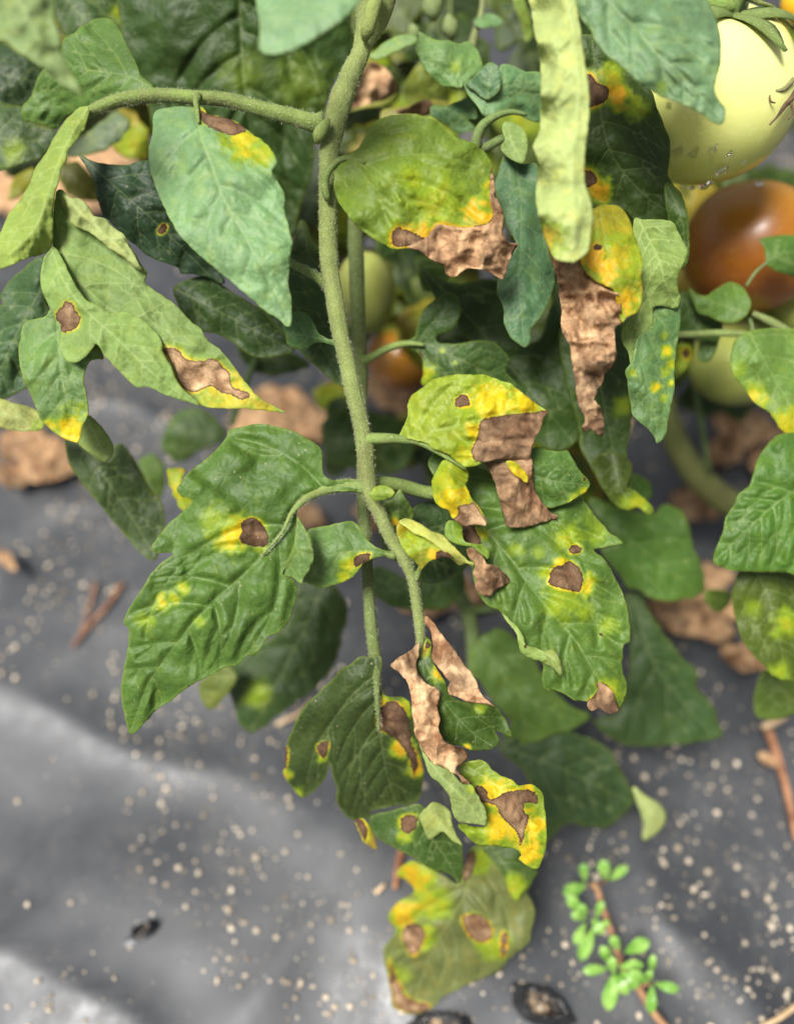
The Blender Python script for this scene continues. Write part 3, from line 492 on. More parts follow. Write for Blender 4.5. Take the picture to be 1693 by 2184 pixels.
# the left leaf in focus and its neighbours
big_left = leaf(pl, 'H', '1600 50,1500 50,1430 30,1400 -30,1406 -124,1380 -170,1290 -230,1150 -290,1010 -315,900 -300,800 -275,785 -230,700 -130,620 -65,530 10,480 80,465 110,500 150,560 175,530 220,480 270,400 340,330 430,300 480,320 515,400 515,440 525,380 570,300 650,220 780,150 890,120 970,155 1010,150 1120,125 1260,105 1400,120 1530,150 1660,165 1690,200 1670,270 1600,350 1520,430 1470,500 1410,600 1350,700 1300,750 1265,800 1250,860 1235,920 1175,960 1180,1010 1120,1050 1060,1110 1035,1180 970,1220 860,1240 760,1215 690,1150 650,1200 560,1240 450,1235 300,1255 225,1330 165,1450 125,1620 110', '1620 80,1420 115,1290 175,1205 270,1140 390,1020 530,880 670,700 830,560 980,430 1150,280 1370,165 1680', (34.6, 34.3, 33.9, 33.8, 34.2, 35.4), (66, 106, 54),
     les=['885 320,940 290,1000 310,1040 370,1055 440,1030 480,980 485,920 460,880 450,870 410,890 370,880 350'], yel=[(850, 370, 130, .95), (820, 440, 120, .8), (720, 320, 150, .4), (370, 840, 80, .75), (500, 740, 60, .6), (440, 810, 60, .6), (1010, 500, 60, .4), (260, 960, 90, .35), (610, 960, 60, .35)], halo=5, tone=.2, quilt=.24, nlat=7, g=3.8, fold=.3, tilt=-.7, bow=0, dust=.9, wave=.2, rim=.5, label='large green leaf with a dark brown spot in a yellow halo')
leaf(big_left, 'H', '1240 280,1270 330,1310 390,1335 470,1345 550,1320 620,1280 680,1265 715,1230 690,1180 670,1115 650,1140 600,1190 540,1220 450,1235 350', '1240 290,1230 450,1250 560,1265 700', (34.1, 33.5, 33.6), (84, 120, 78), g=4.5, nlat=4, fold=.4, tilt=.5, name='lobe', rim=.7)
tube('petiole', pl, [(786, 1040, 30, 34.8), (762, 1036, 28, 34.7), (730, 1035, 26, 34.6), (700, 1041, 24, 34.5), (665, 1054, 20, 34.3), (638, 1075, 14, 34.1), (620, 1098, 9, 33.9), (602, 1134, 6, 33.8), (560, 1184, 4, 33.8)], (124, 146, 76), ns=12, ribs=.1, hair=700)
leaf(pl, 'F', '657 1130,690 1122,730 1113,750 1110,768 1124,784 1152,800 1165,822 1174,835 1183,815 1187,795 1192,775 1200,768 1212,755 1228,735 1240,706 1249,683 1254,657 1245,640 1235,640 1200,650 1160', '833 1182,790 1176,740 1176,690 1188,648 1205', (34.7, 34.4, 34.8), (82, 122, 76), les=['755 1192,770 1180,790 1180,785 1194,770 1202,758 1208'], yel=[(745, 1205, 28, .7), (740, 1230, 25, .6)], halo=5, tone=.2, g=4.5, nlat=4, quilt=.12, rim=.6, dust=.3, label='small leaf with a dark spot on its margin', pet='842 1186 18 34.8,825 1181 14 34.7,800 1176 10 34.6,770 1175 5 34.5')
leaf(pl, 'I', '20 120,60 85,120 85,178 128,140 165,90 180,40 180,10 150', '15 140,90 130,172 128', (33.8, 33.4), (104, 140, 64), yel=[(170, 130, 35, .7)], g=4, nlat=4, label='tiny oval leaf at the stem joint')
leaf(pl, 'I', '110 210,160 170,210 105,240 160,280 210,295 270,280 310,210 335,160 345,120 280', '210 110,200 200,190 330', (35.4, 35.6), (74, 112, 62), yel=[(180, 325, 45, .9)], oran=.5, g=4.5, nlat=4)
leaf(pl, 'F', '885 1080,930 1070,990 1120,1000 1180,1000 1205,960 1235,900 1240,860 1180,850 1130', '860 1130,920 1160,995 1200', (37.4, 37.8), (50, 84, 50), g=6, nlat=5)
# yellow leaf with the brown end
y35 = leaf(pl, 'E', '885 1275,920 1200,940 1150,935 1080,960 1030,1020 980,1080 935,1150 905,1250 890,1340 893,1440 893,1530 930,1600 950,1640 985,1693 1020,1750 1070,1810 1115,1838 1132,1810 1170,1790 1240,1760 1290,1745 1340,1730 1400,1740 1480,1700 1500,1620 1460,1540 1440,1440 1455,1380 1475,1310 1490,1240 1440,1180 1400,1110 1370,1050 1330,980 1310,900 1300', '890 1290,1010 1290,1160 1240,1380 1190,1600 1140,1830 1132', (34.2, 33.7, 33.5, 34), (118, 150, 60),
     les=['1345 1385,1370 1320,1390 1260,1400 1200,1450 1170,1520 1165,1600 1150,1693 1140,1800 1125,1860 1120,1880 1300,1800 1550,1600 1560,1440 1480,1380 1455,1355 1440', '1240 1055,1270 1030,1310 1020,1330 1050,1345 1090,1300 1100,1250 1095'], yel=[(1500, 1060, 270, .85), (1700, 1080, 170, .9), (1360, 1250, 90, .9), (1300, 1400, 120, .7), (1330, 1090, 110, .5)], halo=7, tone=.38, g=3.9, nlat=5, quilt=.16, fold=.5, crum=.3, dust=.35, label='bright yellow green leaf with a large brown dead corner',
     pet='640 1325 110 34.8,690 1308 78 34.7,800 1302 66 34.5,900 1308 56 34.3,1000 1322 46 34.1,1100 1370 38 33.9,1200 1430 30 33.8,1310 1500 22 33.8')
leaf(y35, 'F', '1033 980,1060 985,1110 978,1133 975,1135 1010,1141 1044,1158 1074,1174 1094,1187 1099,1183 1108,1177 1107,1157 1114,1134 1120,1111 1125,1078 1122,1075 1110,1068 1081,1062 1058,1055 1028,1040 1000', '1085 980,1095 1040,1115 1110', (34, 34.2, 34.4), (120, 90, 50), dead=True, tone=.45, crum=.5, g=3.8, nlat=4, quilt=.12, name='dead_tail', label='torn brown strip hanging from the leaf', dust=.1)
leaf(y35, 'F', '1078 985,1090 982,1110 995,1125 1015,1123 1028,1110 1021,1090 1006', '1080 986,1100 1003,1122 1024', (33.4, 33.6), (190, 150, 24), yel=[(1100, 1005, 60, 1.)], g=4, nlat=3, name='yellow_patch')
leaf(pl, 'F', '947 980,975 985,995 997,1000 1010,998 1025,992 1032,1000 1050,1009 1069,1022 1083,1038 1112,1035 1120,1010 1118,990 1120,965 1105,955 1088,930 1075,922 1050,920 1030,930 1005', '960 982,955 1030,980 1070,1020 1115', (33.8, 33.1, 33.4), (140, 160, 60), les=['976 1079,996 1074,1009 1071,1020 1081,1028 1096,1045 1125,1009 1130,960 1112,976 1097'], yel=[(960, 1080, 60, .9), (960, 1030, 60, .6), (985, 1060, 40, .8)], tone=.75, halo=6, g=4, nlat=4, fold=.7, quilt=.14, label='small yellow leaf with a tan tip under the brown cornered leaf')
# the right leaf in focus
big_right = leaf(pl, 'I', '390 -50,430 -130,530 -145,680 -55,830 10,1020 40,1200 200,1360 150,1410 200,1460 270,1520 340,1560 390,1610 420,1645 455,1580 470,1520 480,1460 500,1520 550,1560 610,1600 690,1640 770,1670 850,1680 930,1690 1000,1690 1090,1650 1110,1645 1180,1640 1260,1660 1330,1670 1400,1650 1480,1625 1525,1590 1545,1520 1500,1450 1480,1380 1470,1330 1470,1270 1430,1200 1400,1160 1410,1130 1380,1120 1330,1130 1250,1110 1215,1040 1190,990 1150,975 1110,960 1040,920 980,880 930,840 890,780 860,740 820,720 790,690 720,640 500,560 300,480 100', '520 -100,640 150,740 350,830 450,940 580,1050 740,1200 920,1320 1060,1450 1270,1600 1530', (36.4, 35.8, 35.2, 34.9, 35, 35.4), (72, 112, 56),
     les=['1165 690,1175 650,1210 600,1260 595,1300 570,1345 600,1375 650,1385 690,1370 765,1320 765,1250 755,1190 730,1160 710', '1295 500,1310 470,1350 460,1378 485,1365 515,1310 522', '1490 1350,1540 1370,1580 1420,1610 1500,1620 1530,1560 1580,1420 1560,1420 1480,1470 1420', '1490 1040,1510 1035,1518 1050,1500 1058', '610 340,680 340,715 400,725 465,650 470,620 420'], yel=[(1400, 730, 90, .9), (1260, 570, 60, .9), (1250, 830, 150, .5), (1290, 430, 130, .6), (1480, 370, 150, .3), (740, 400, 60, .8), (1560, 1400, 120, .6), (1400, 900, 90, .4), (1550, 980, 90, .4), (1100, 510, 60, .35), (960, 500, 60, .35), (1150, 650, 60, .5)], halo=4.5, tone=.22, quilt=.24, nlat=7, g=4.0, fold=.3, tilt=-.5, bow=0, dust=.6, rim=.5, label='large green leaf with two dark brown spots and a withered tip',
     pet='-30 100 80 35.2,60 70 90 35.6,200 80 86 36.2,330 115 84 36.6,430 130 80 36.6,540 90 56 36.4')
leaf(big_right, 'I', '1165 1140,1210 1150,1240 1210,1255 1290,1240 1310,1200 1260,1165 1240,1120 1225,1090 1190', '1150 1170,1210 1210,1248 1300', (34.3, 34.3), (120, 140, 76), und=True, g=4.5, nlat=3, name='curled_edge')
leaf(big_right, 'I', '860 900,920 950,970 1000,1005 1060,1020 1110,1090 1130,1160 1165,1165 1200,1140 1218,1080 1210,1020 1185,985 1150,972 1100,955 1030,900 960', '890 930,990 1080,1060 1170,1160 1190', (34.4, 34.1, 34.3), (126, 156, 84), und=True, les=['1008 1115,1020 1105,1028 1125,1015 1135'], halo=5, g=4.5, nlat=4, name='curled_edge', label='pale curled margin')
leaf(big_right, 'I', '640 490,700 500,740 540,770 590,830 595,870 640,925 700,870 730,830 760,770 800,720 780,695 740,700 700,680 640,690 590,650 540', '660 500,730 620,790 780', (34.4, 34.2, 34.3), (120, 90, 50), dead=True, tone=.5, crum=.5, g=4, nlat=3, name='dead_margin', label='crumpled brown leaf margin', dust=.2)
leaf(big_right, 'I', '540 305,500 340,495 390,530 440,600 465,680 480,720 510,770 555,780 510,750 470,722 462,640 450,610 400,610 340', '545 310,560 410,660 455,770 540', (34.6, 34.2, 34.2), (92, 134, 54), g=4.3, nlat=3, name='folded_lobe', rim=.6)
leaf(big_right, 'I', '1485 1350,1540 1372,1580 1420,1608 1495,1620 1530,1580 1552,1540 1545,1490 1520,1440 1535,1418 1500,1430 1465,1470 1450,1478 1400', '1500 1360,1540 1450,1560 1545', (34.9, 34.9), (120, 90, 50), dead=True, tone=.45, crum=.35, g=4, nlat=3, name='dead_tip', label='withered brown leaf tip')
leaf(pl, 'F', '1120 1000,1136 955,1160 957,1186 962,1209 960,1218 974,1229 993,1242 1010,1256 1024,1257 1036,1246 1050,1226 1063,1211 1071,1181 1081,1164 1081,1130 1060', '1125 1010,1180 1025,1254 1034', (35, 34.8, 35), (64, 104, 58), les=['1241 1018,1248 1018,1248 1025,1242 1025'], yel=[(1245, 1050, 18, .8), (1220, 1065, 15, .6)], halo=3, g=4.6, nlat=4, quilt=.18, rim=.3, dust=.6, label='dark green leaf with a pin hole beside the torn brown strip')
# yellow curled leaf
y37 = leaf(pl, 'I', '195 330,185 390,210 450,240 510,290 560,325 600,330 640,360 610,400 570,450 550,500 540,540 550,560 560,480 470,400 410,300 370,240 330', '330 640,345 560,330 450,300 380', (34.4, 34, 34), (128, 134, 40), les=['440 520,480 500,540 530,560 560,500 548,445 552'], yel=[(430, 530, 70, .9), (300, 440, 150, .5)], oran=.5, halo=6, tone=.1, g=4.2, nlat=4, fold=-.4, label='small yellow leaf folded over at the rachis', pet='300 700 46 34.8,325 650 40 34.7,345 600 26 34.4,380 540 14 34.2')
leaf(y37, 'I', '200 318,240 293,290 305,340 330,400 370,480 400,540 460,600 520,650 570,688 580,680 605,630 585,590 600,560 570,490 510,430 460,370 420,300 390,240 345', '210 318,380 395,520 490,680 592', (33.7, 33.5, 33.5), (176, 180, 92), und=True, g=4, nlat=6, roll=.4, quilt=.06, name='folded_edge', label='pale yellow rolled edge')
# lower cluster
low_dark = leaf(pl, 'L', '690 0,620 5,580 40,540 60,490 90,460 140,400 190,330 260,270 320,240 370,210 430,180 500,150 600,150 690,135 740,150 790,190 840,240 900,265 915,300 890,350 850,400 790,430 720,432 690,450 760,480 850,475 920,510 990,560 1045,630 1050,700 1030,690 995,800 975,860 960,960 950,1020 900,1040 780,1030 700,1020 600,990 500,970 400,950 300,900 260,790 250,760 150,765 0', '728 20,740 250,760 500,800 750,860 950', (36.4, 36.2, 36.6, 37.6), (54, 82, 44),
     les=['740 380,760 330,820 290,880 300,930 370,950 480,960 560,1000 650,980 780,950 680,900 580,830 510,770 480,735 430', '350 580,390 545,430 545,420 600,400 650,370 630', '145 590,165 590,160 690,138 735,130 700'], yel=[(780, 300, 60, .8), (920, 330, 70, .6), (900, 600, 90, .9), (1000, 700, 90, .9), (150, 760, 50, 1.), (380, 660, 40, .5), (230, 880, 50, .6)], oran=.5, halo=2.5, tone=.15, quilt=.22, nlat=8, g=4.8, fold=.8, dust=1.6, rim=.5, label='dusty dark green leaf with a brown streak at its middle', gy=1.0)
br42 = leaf(pl, 'L', '1000 -120,1080 -110,1090 0,1110 60,1190 180,1200 240,1290 290,1380 300,1500 320,1560 400,1600 490,1608 525,1560 500,1500 480,1530 540,1490 590,1410 605,1340 600,1290 580,1200 560,1120 480,1060 330,1010 240,985 90', '1010 -110,1060 60,1180 300,1340 480,1480 580', (34.9, 34.8, 34.9, 35.2), (62, 100, 42), les=['1050 -90,1075 -105,1078 -60,1055 -50'], yel=[(1140, 100, 70, .95), (1050, -60, 60, .8), (1320, 580, 30, .9), (1400, 320, 60, .5)], oran=.4, halo=6, tone=.1, quilt=.18, nlat=6, g=4.6, dust=.9, label='folded leaf with two curled brown sides at the stem end')
leaf(br42, 'L', '1000 -90,960 -40,870 10,830 50,835 70,890 110,930 160,950 200,960 300,975 450,1000 540,1040 620,1090 680,1150 710,1210 740,1260 770,1290 820,1340 830,1320 800,1270 750,1250 715,1290 690,1320 650,1300 600,1230 575,1170 550,1150 510,1130 460,1140 380,1130 330,1145 240,1110 200,1050 170,1000 100,990 50,1005 -20', '985 -70,940 60,1030 200,1060 400,1100 560,1280 760', (34.2, 33.9, 33.8, 34), (130, 100, 60), dead=True, tone=.85, crum=.55, g=3.9, nlat=6, quilt=.12, roll=.4, name='dead_side', label='crinkled tan dead side of the leaf', dust=.1)
leaf(br42, 'I', '375 920,420 960,470 1030,540 1120,590 1190,650 1270,700 1340,720 1400,750 1450,820 1505,760 1490,690 1485,620 1470,570 1440,520 1430,515 1390,525 1350,490 1300,450 1250,420 1210,410 1170,420 1120,400 1010,365 960', '385 940,470 1120,590 1320,800 1500', (34.3, 34.2, 34.4), (130, 100, 60), dead=True, tone=.9, crum=.2, g=4, nlat=6, quilt=.08, name='dead_side', label='flat tan dead flap', dust=.1)
leaf(br42, 'L', '1010 560,1040 620,1090 680,1210 740,1290 820,1350 830,1380 880,1410 940,1440 1000,1440 1090,1400 1085,1330 1075,1260 1062,1225 1000,1200 900,1150 830,1090 780,1060 720', '1020 590,1150 770,1300 920,1435 1085', (34.3, 34.1, 34.3), (120, 142, 90), und=True, yel=[(1340, 850, 50, .6)], g=4.4, nlat=6, quilt=.12, name='folded_edge')
leaf(pl, 'M', '600 20,700 -10,760 0,800 50,860 90,930 120,980 155,1040 145,1090 165,1125 210,1140 300,1150 420,1150 540,1130 620,1100 690,1060 690,1010 660,970 630,990 600,950 560,880 555,800 540,740 545,680 520,620 460,580 410,600 395,680 415,765 410,755 330,720 230,670 150,600 80', '640 30,800 130,960 280,1060 460,1080 680', (35.2, 35, 35, 35.6), (92, 124, 40),
     les=['690 160,720 150,770 190,790 240,860 210,920 190,980 180,1060 190,1100 230,1095 270,1020 270,1010 310,1040 370,1020 440,1000 510,980 540,970 480,930 420,870 370,830 290,770 270,720 250'], yel=[(850, 180, 130, 1.), (870, 420, 190, .9), (1070, 420, 150, 1.), (1050, 600, 120, 1.), (1050, 170, 70, 1.), (700, 420, 90, .5)], halo=11, tone=.4, oran=.15, quilt=.26, nlat=8, g=4.4, fold=.9, label='yellow leaf with a branching brown patch above the mulch')
leaf(pl, 'L', '1010 1030,1060 970,1100 940,1160 960,1210 1000,1220 1080,1250 1150,1290 1220,1230 1190,1160 1130,1080 1180,1040 1120', '1110 945,1130 1040,1180 1110,1285 1215', (37.4, 37.8), (134, 150, 90), und=True, g=5, nlat=4, quilt=.08, label='small pale star shaped leaf')
leaf(pl, 'L', '700 1030,850 990,1000 950,1060 1000,1100 1120,1200 1140,1280 1200,1290 1350,1270 1460,1200 1400,1100 1380,960 1290,860 1240,770 1190,710 1130', '980 960,1080 1150,1180 1300,1265 1450', (38.4, 38.8, 39.4), (58, 96, 44), les=['890 1050,940 1020,1000 1030,990 1100,950 1140,900 1120'], yel=[(920, 1160, 60, .6)], halo=5, tone=.15, g=5.5, nlat=6, dust=.6, rim=.4, label='green leaf with a brown patch under the pale star shaped leaf')
leaf(pl, 'L', '600 1055,650 1050,700 1110,735 1240,660 1200,620 1120', '630 1055,670 1140,725 1230', (39.2, 39.6), (130, 120, 40), les=['600 1050,650 1055,680 1120,660 1190,620 1120'], tone=.3, halo=5, g=5, nlat=3)
leaf(pl, 'M', '190 720,280 640,380 680,500 740,590 780,640 600,700 540,800 560,950 580,1050 700,1060 760,1030 850,1060 900,1080 980,1060 1060,1050 1150,1010 1200,950 1240,900 1290,850 1350,800 1380,700 1410,620 1450,540 1490,480 1520,430 1580,350 1620,270 1630,200 1600,155 1570,150 1480,130 1400,110 1300,105 1200,160 1130,180 1080,130 1020,150 960,200 900,300 840,260 780', '700 560,620 860,480 1100,380 1300,280 1600', (42, 43.2, 44.6, 45.6), (92, 108, 70), les=['240 1060,330 1050,370 1120,300 1250,230 1160', '610 1010,700 980,780 1040,800 1140,700 1160,640 1090', '630 620,690 580,680 700,620 780', '860 1110,900 1100,890 1230,860 1270', '140 1260,180 1380,260 1520,400 1570,380 1610,240 1610,160 1520'], yel=[(300, 740, 200, .75), (230, 980, 170, .75), (700, 640, 120, .5), (800, 1180, 130, .5), (200, 1380, 100, .4), (420, 900, 160, .6), (330, 1130, 140, .6)], oran=.6, tone=.69, halo=3, mot=.5, g=6, nlat=7, quilt=.25, fold=.2, tilt=.3, bow=.5, label='blurred patchy leaf resting on the mulch film')
leaf(pl, 'M', '740 560,850 540,1000 560,1090 690,1060 780,1010 840,960 900,930 880,880 760,840 680', '800 560,900 700,950 890', (41.4, 42), (58, 92, 44), yel=[(940, 820, 110, .6)], g=6, nlat=5)
leaf(upper, 'A', '400 1220,450 1265,530 1290,580 1340,610 1390,680 1410,740 1470,800 1510,830 1580,870 1640,900 1700,925 1745,860 1720,800 1660,740 1620,690 1590,640 1540,580 1500,540 1480,470 1450,420 1380,390 1300', '400 1240,520 1370,660 1490,900 1720', (34.3, 34.2, 34.3), (150, 166, 118), und=True, g=4.6, nlat=6, quilt=.3, wave=.3, nw=4, name='curled_edge', label='pale ruffled leaf margin')
# leaves deeper in the plant
for a in [
 ('A', '640 790,740 725,790 740,845 790,800 870,740 930,660 980,570 1000,445 1015,450 960,540 890', '830 780,660 880,450 1010', (43, 44), (92, 116, 92), ()),
 ('A', '760 720,840 700,900 760,960 850,960 1020,900 1030,830 1015,760 990,720 940,780 870,840 790', '860 720,880 860,860 1010', (45, 46), (130, 130, 30), [(860, 900, 160, .9)]),
 ('A', '60 1200,100 1140,160 1100,220 1090,215 1150,180 1230,120 1280,70 1290', '80 1280,140 1180,215 1095', (46, 47), (110, 124, 40), ()),
 ('A', '400 1060,500 1040,560 1100,640 1200,640 1290,520 1290,420 1230,385 1150', '400 1080,520 1170,630 1280', (46, 47), (86, 100, 34), ()),
 ('F', '500 1400,560 1370,620 1320,640 1230,700 1240,740 1290,735 1340,720 1400,690 1450,640 1490,600 1520,560 1550,530 1562,510 1540,495 1490,480 1440', '690 1250,620 1400,535 1555', (46, 47.5), (50, 84, 48), [(550, 1480, 40, .6)]),
 ('F', '425 1460,480 1420,505 1440,485 1480,445 1512', '500 1430,440 1505', (45, 46), (80, 104, 56), ()),
 ('F', '345 950,370 890,410 870,450 885,480 930,430 960,380 985', '470 930,400 920,350 960', (52, 53), (60, 100, 50), ()),
 ('F', '300 985,330 965,352 1000,345 1060,320 1040', '335 970,335 1050', (50, 51), (70, 108, 50), ()),
 ('F', '356 1005,375 995,396 1000,388 1035,414 1065,395 1092,372 1060', '378 998,376 1040,396 1088', (40, 40.5), (160, 130, 30), [(380, 1040, 60, 1.)]),
 ('F', '800 1205,860 1230,900 1240,970 1200,990 1250,950 1295,880 1302,830 1292,795 1260', '970 1215,880 1250,805 1265', (44, 45), (60, 100, 54), ()),
 ('F', '1000 1400,1060 1340,1120 1380,1160 1440,1210 1500,1260 1530,1200 1560,1100 1590,1070 1570,1090 1540,1040 1480', '1030 1380,1110 1480,1230 1535', (46, 47), (70, 108, 58), ()),
 ('F', '1060 1590,1130 1565,1200 1556,1260 1575,1300 1600,1312 1625,1332 1660,1352 1700,1345 1722,1300 1760,1250 1762,1210 1755,1180 1780,1150 1800,1140 1700,1110 1640', '1070 1590,1200 1640,1345 1710', (47, 48.5), (48, 80, 50), ()),
 ('J', '370 170,550 210,780 260,850 200,950 240,1010 310,1030 420,1060 520,1110 640,1115 760,1060 800,900 830,760 800,690 760,620 740,560 650,440 500,560 450,440 300', '420 250,700 480,1080 780', (46, 47), (62, 104, 50), ()),
 ('J', '600 780,700 780,760 900,830 1000,930 1150,1080 1300,1060 1380,1150 1480,1200 1600,1220 1700,1000 1740,600 1750,400 1600,560 1540,640 1100', '650 800,800 1250,1150 1680', (48, 49), (54, 90, 54), ()),
 ('F', '690 900,740 870,800 880,870 900,880 960,840 1010,760 1000,700 980', '700 940,790 940,870 950', (50, 51), (54, 92, 42), ()),
 ('F', '690 940,700 860,740 850,760 900,740 1000,700 1010', '730 860,715 1000', (52, 53), (50, 84, 40), ()),
 ('F', '670 830,720 815,760 840,740 880,690 875', '670 850,750 850', (54, 55), (140, 140, 40), [(710, 850, 60, .7)]),
 ('F', '800 1060,840 1050,880 1100,890 1180,850 1200,810 1150', '820 1060,860 1190', (40, 41), (48, 80, 44), ()),
 ('F', '590 545,640 520,690 560,700 640,660 620,620 590', '600 545,690 630', (41, 42), (52, 88, 48), ()),
 ('F', '500 730,560 760,620 750,660 780,600 800,540 790', '510 740,650 780', (48, 49), (50, 86, 44), ()),
 ]:
    leaf(pl, *a[:5], yel=[(q[0], q[1], q[2], q[3] * .7) for q in a[5]], g=8, nlat=5, quilt=.18, dust=.9, jit=3.0, mot=.5)
leaf(pl, 'N', '650 165,720 210,800 260,860 320,855 410,800 470,730 510,715 470,720 400,690 300', '660 180,770 340,735 500', (46.5, 47.5), (150, 164, 118), und=True, g=6, nlat=4, label='pale turned over leaf tip lying near the ground')
tube('leaf_stalk', pl, [(970, 1235, 34, 48), (985, 1280, 32, 48), (1000, 1310, 34, 48.2), (1008, 1370, 30, 48.5), (1012, 1440, 30, 49)], (110, 134, 76), ns=10)
tube('leaf_stalk', pl, [(990, 1300, 22, 48), (1030, 1298, 20, 48), (1075, 1290, 18, 48.4)], (104, 128, 70), ns=10)
tube('leaf_stalk', pl, [(495, 905, 14, 50), (520, 830, 14, 49), (545, 765, 12, 48)], (84, 112, 56), ns=8)

# ------------------------------------------------------------------ the plant with the fruit
fp = thing('tomato_plant', PT(1560, 1000, .9) * np.array([1, 1, 0]), 'fruiting tomato plant with green leaves around the hanging tomatoes', 'plant')
leaf(fp, 'F', '1560 740,1570 720,1600 705,1660 700,1740 720,1740 960,1690 935,1660 910,1640 880,1610 860,1590 835,1565 800,1556 770', '1595 708,1640 790,1725 930', (38.4, 38.8), (84, 126, 72), yel=[(1600, 850, 45, .8), (1670, 920, 70, .7), (1570, 790, 30, .4)], g=6, nlat=5, label='green leaf with a yellow margin below the orange tomato')
leaf(fp, 'G', '1055 330,1100 365,1170 380,1240 330,1310 295,1370 305,1420 350,1450 420,1440 490,1400 530,1340 560,1260 550,1180 520,1110 490,1080 420', '1440 500,1280 450,1070 350', (40.4, 41), (72, 114, 58), g=6, nlat=5, label='lobed green leaf in front of the orange tomato')
leaf(fp, 'G', '1000 360,1060 370,1110 490,1220 540,1270 580,1240 700,1200 790,1140 810,1110 770,1110 660,970 640,990 480', '1020 400,1110 560,1170 790', (41.5, 42), (58, 98, 50), g=7, nlat=5)
leaf(fp, 'G', '960 640,1050 640,1085 700,1070 800,1020 880,960 920,960 800', '1010 650,1000 890', (42.5, 43), (70, 94, 34), les=['1010 740,1040 720,1060 760,1030 790'], yel=[(1010, 840, 70, .5)], tone=.5, g=7, nlat=4)
leaf(fp, 'G', '1510 20,1570 0,1693 -10,1780 20,1780 260,1693 250,1560 190,1540 80', '1560 160,1640 110,1770 100', (41, 41.5), (62, 104, 52), g=7, nlat=4)
leaf(fp, 'J', '1460 -100,1600 -250,1780 -200,1780 640,1600 640,1400 640,1280 630,1180 590,1170 560,1190 480,1230 380,1250 290,1310 200,1330 140,1400 80,1430 0', '1760 60,1500 260,1190 560', (37.6, 37.6, 38), (66, 112, 52), g=6, nlat=6, quilt=.34, dust=.4, vs=1.2, label='bright green puckered leaf at the picture edge beside the mulch')
leaf(fp, 'J', '1400 590,1500 560,1780 560,1780 1330,1650 1340,1570 1320,1500 1250,1430 1180,1370 1100,1330 1000,1300 880,1295 760,1330 650', '1420 590,1540 850,1640 1320', (39.6, 40, 40.4), (70, 100, 34), yel=[(1640, 980, 120, .6), (1600, 1280, 80, .5), (1420, 860, 90, .3)], g=6, nlat=6, label='round dark green leaf with yellow mottling below the puckered leaf')
leaf(fp, 'J', '1500 1270,1700 1340,1780 1500,1600 1590,1500 1590,1440 1560,1430 1450,1450 1370', '1540 1290,1560 1560', (46, 47), (76, 110, 56), g=8, nlat=4)
leaf(fp, 'J', '1110 770,1200 750,1290 780,1280 840,1210 900,1140 860', '1120 790,1270 830', (47, 48), (70, 104, 44), g=8, nlat=3)
leaf(fp, 'J', '640 0,760 60,770 150,720 190,640 120,630 40', '650 20,740 170', (44, 45), (60, 104, 50), g=8, nlat=4)
tube('branch', fp, [(1595, 712, 13, 41), (1530, 710, 15, 41), (1440, 714, 14, 41), (1410, 712, 12, 41.5)], (124, 142, 76), ns=10, label='pale thin branch beside the lobed leaf')
tube('branch', fp, [(1604, 668, 12, 41), (1650, 690, 18, 41), (1720, 735, 20, 41)], (128, 144, 84), ns=10)
tube('leaf_stalk', fp, [(1590, 610, 6, 41), (1610, 580, 6, 41), (1636, 558, 6, 41)], (110, 132, 80), ns=8)
tube('leaf_stalk', fp, [(1598, 680, 8, 40.8), (1603, 700, 9, 40), (1606, 720, 7, 38.6)], (110, 132, 80), ns=8)
tube('main_stem', fp, [(1410, 780, 40, 56), (1420, 880, 48, 56), (1450, 960, 54, 57), (1500, 1030, 58, 58), (1570, 1080, 60, 60), (1680, 1110, 64, 64)], (104, 110, 52), ns=12, label='thick olive stem bending along the ground')
tube('branch', fp, [(1470, 760, 12, 52), (1490, 880, 12, 54), (1510, 1000, 12, 56)], (88, 112, 60), ns=8)
# small leaves, buds and stalks at the top
for a in [('F', '1010 45,1030 28,1060 33,1072 50,1050 58,1020 58', '1015 48,1070 48', (42, 42.5), (88, 128, 92), 5),
          ('F', '890 160,905 150,935 155,938 185,915 200,895 190', '900 155,920 198', (44, 45), (92, 120, 60), 6),
          ('F', '860 190,900 130,940 150,960 210,930 230,880 225', '900 140,910 225', (46, 47), (96, 120, 60), 6),
          ('F', '815 235,860 225,930 212,960 228,900 250,840 262,812 258', '820 250,950 226', (42, 42.5), (110, 120, 62), 6),
          ('F', '1090 -20,1110 -20,1125 20,1135 75,1120 90,1110 50', '1100 -15,1125 80', (43, 44), (96, 130, 70), 6)]:
    leaf(fp, *a[:5], g=a[5], nlat=3, quilt=.08)
for i, (x, y, w, h) in enumerate([(920, 12, 44, 56), (958, 58, 34, 44), (880, 70, 26, 30)]):
    tube('flower_bud', fp, [(x - 2, y - h * .6, w * .25, 42.5), (x, y - h * .3, w * .8, 42.3), (x + 2, y, w, 42.2), (x + 4, y + h * .3, w * .75, 42.3), (x + 6, y + h * .6, w * .2, 42.5)], (120, 138, 84), ns=10, step=5, rough=.12, ribs=.12, seed=i)
tube('leaf_stalk', fp, [(1000, 130, 22, 43), (1010, 80, 16, 42.6), (1025, 30, 12, 42.4), (1030, -20, 10, 42.2)], (132, 140, 92), ns=8)
tube('leaf_stalk', fp, [(960, 62, 8, 42.4), (962, 90, 7, 42.6), (975, 120, 7, 43)], (110, 130, 80), ns=8)
tube('branch', fp, [(818, 20, 34, 50), (815, 120, 34, 50), (812, 260, 30, 52)], (120, 128, 66), ns=8)
tube('branch', fp, [(960, -30, 8, 47), (962, 60, 8, 47)], (90, 110, 50), ns=8)
tube('branch', fp, [(905, 690, 26, 52), (850, 660, 30, 53), (790, 640, 24, 54)], (80, 96, 40), ns=8)
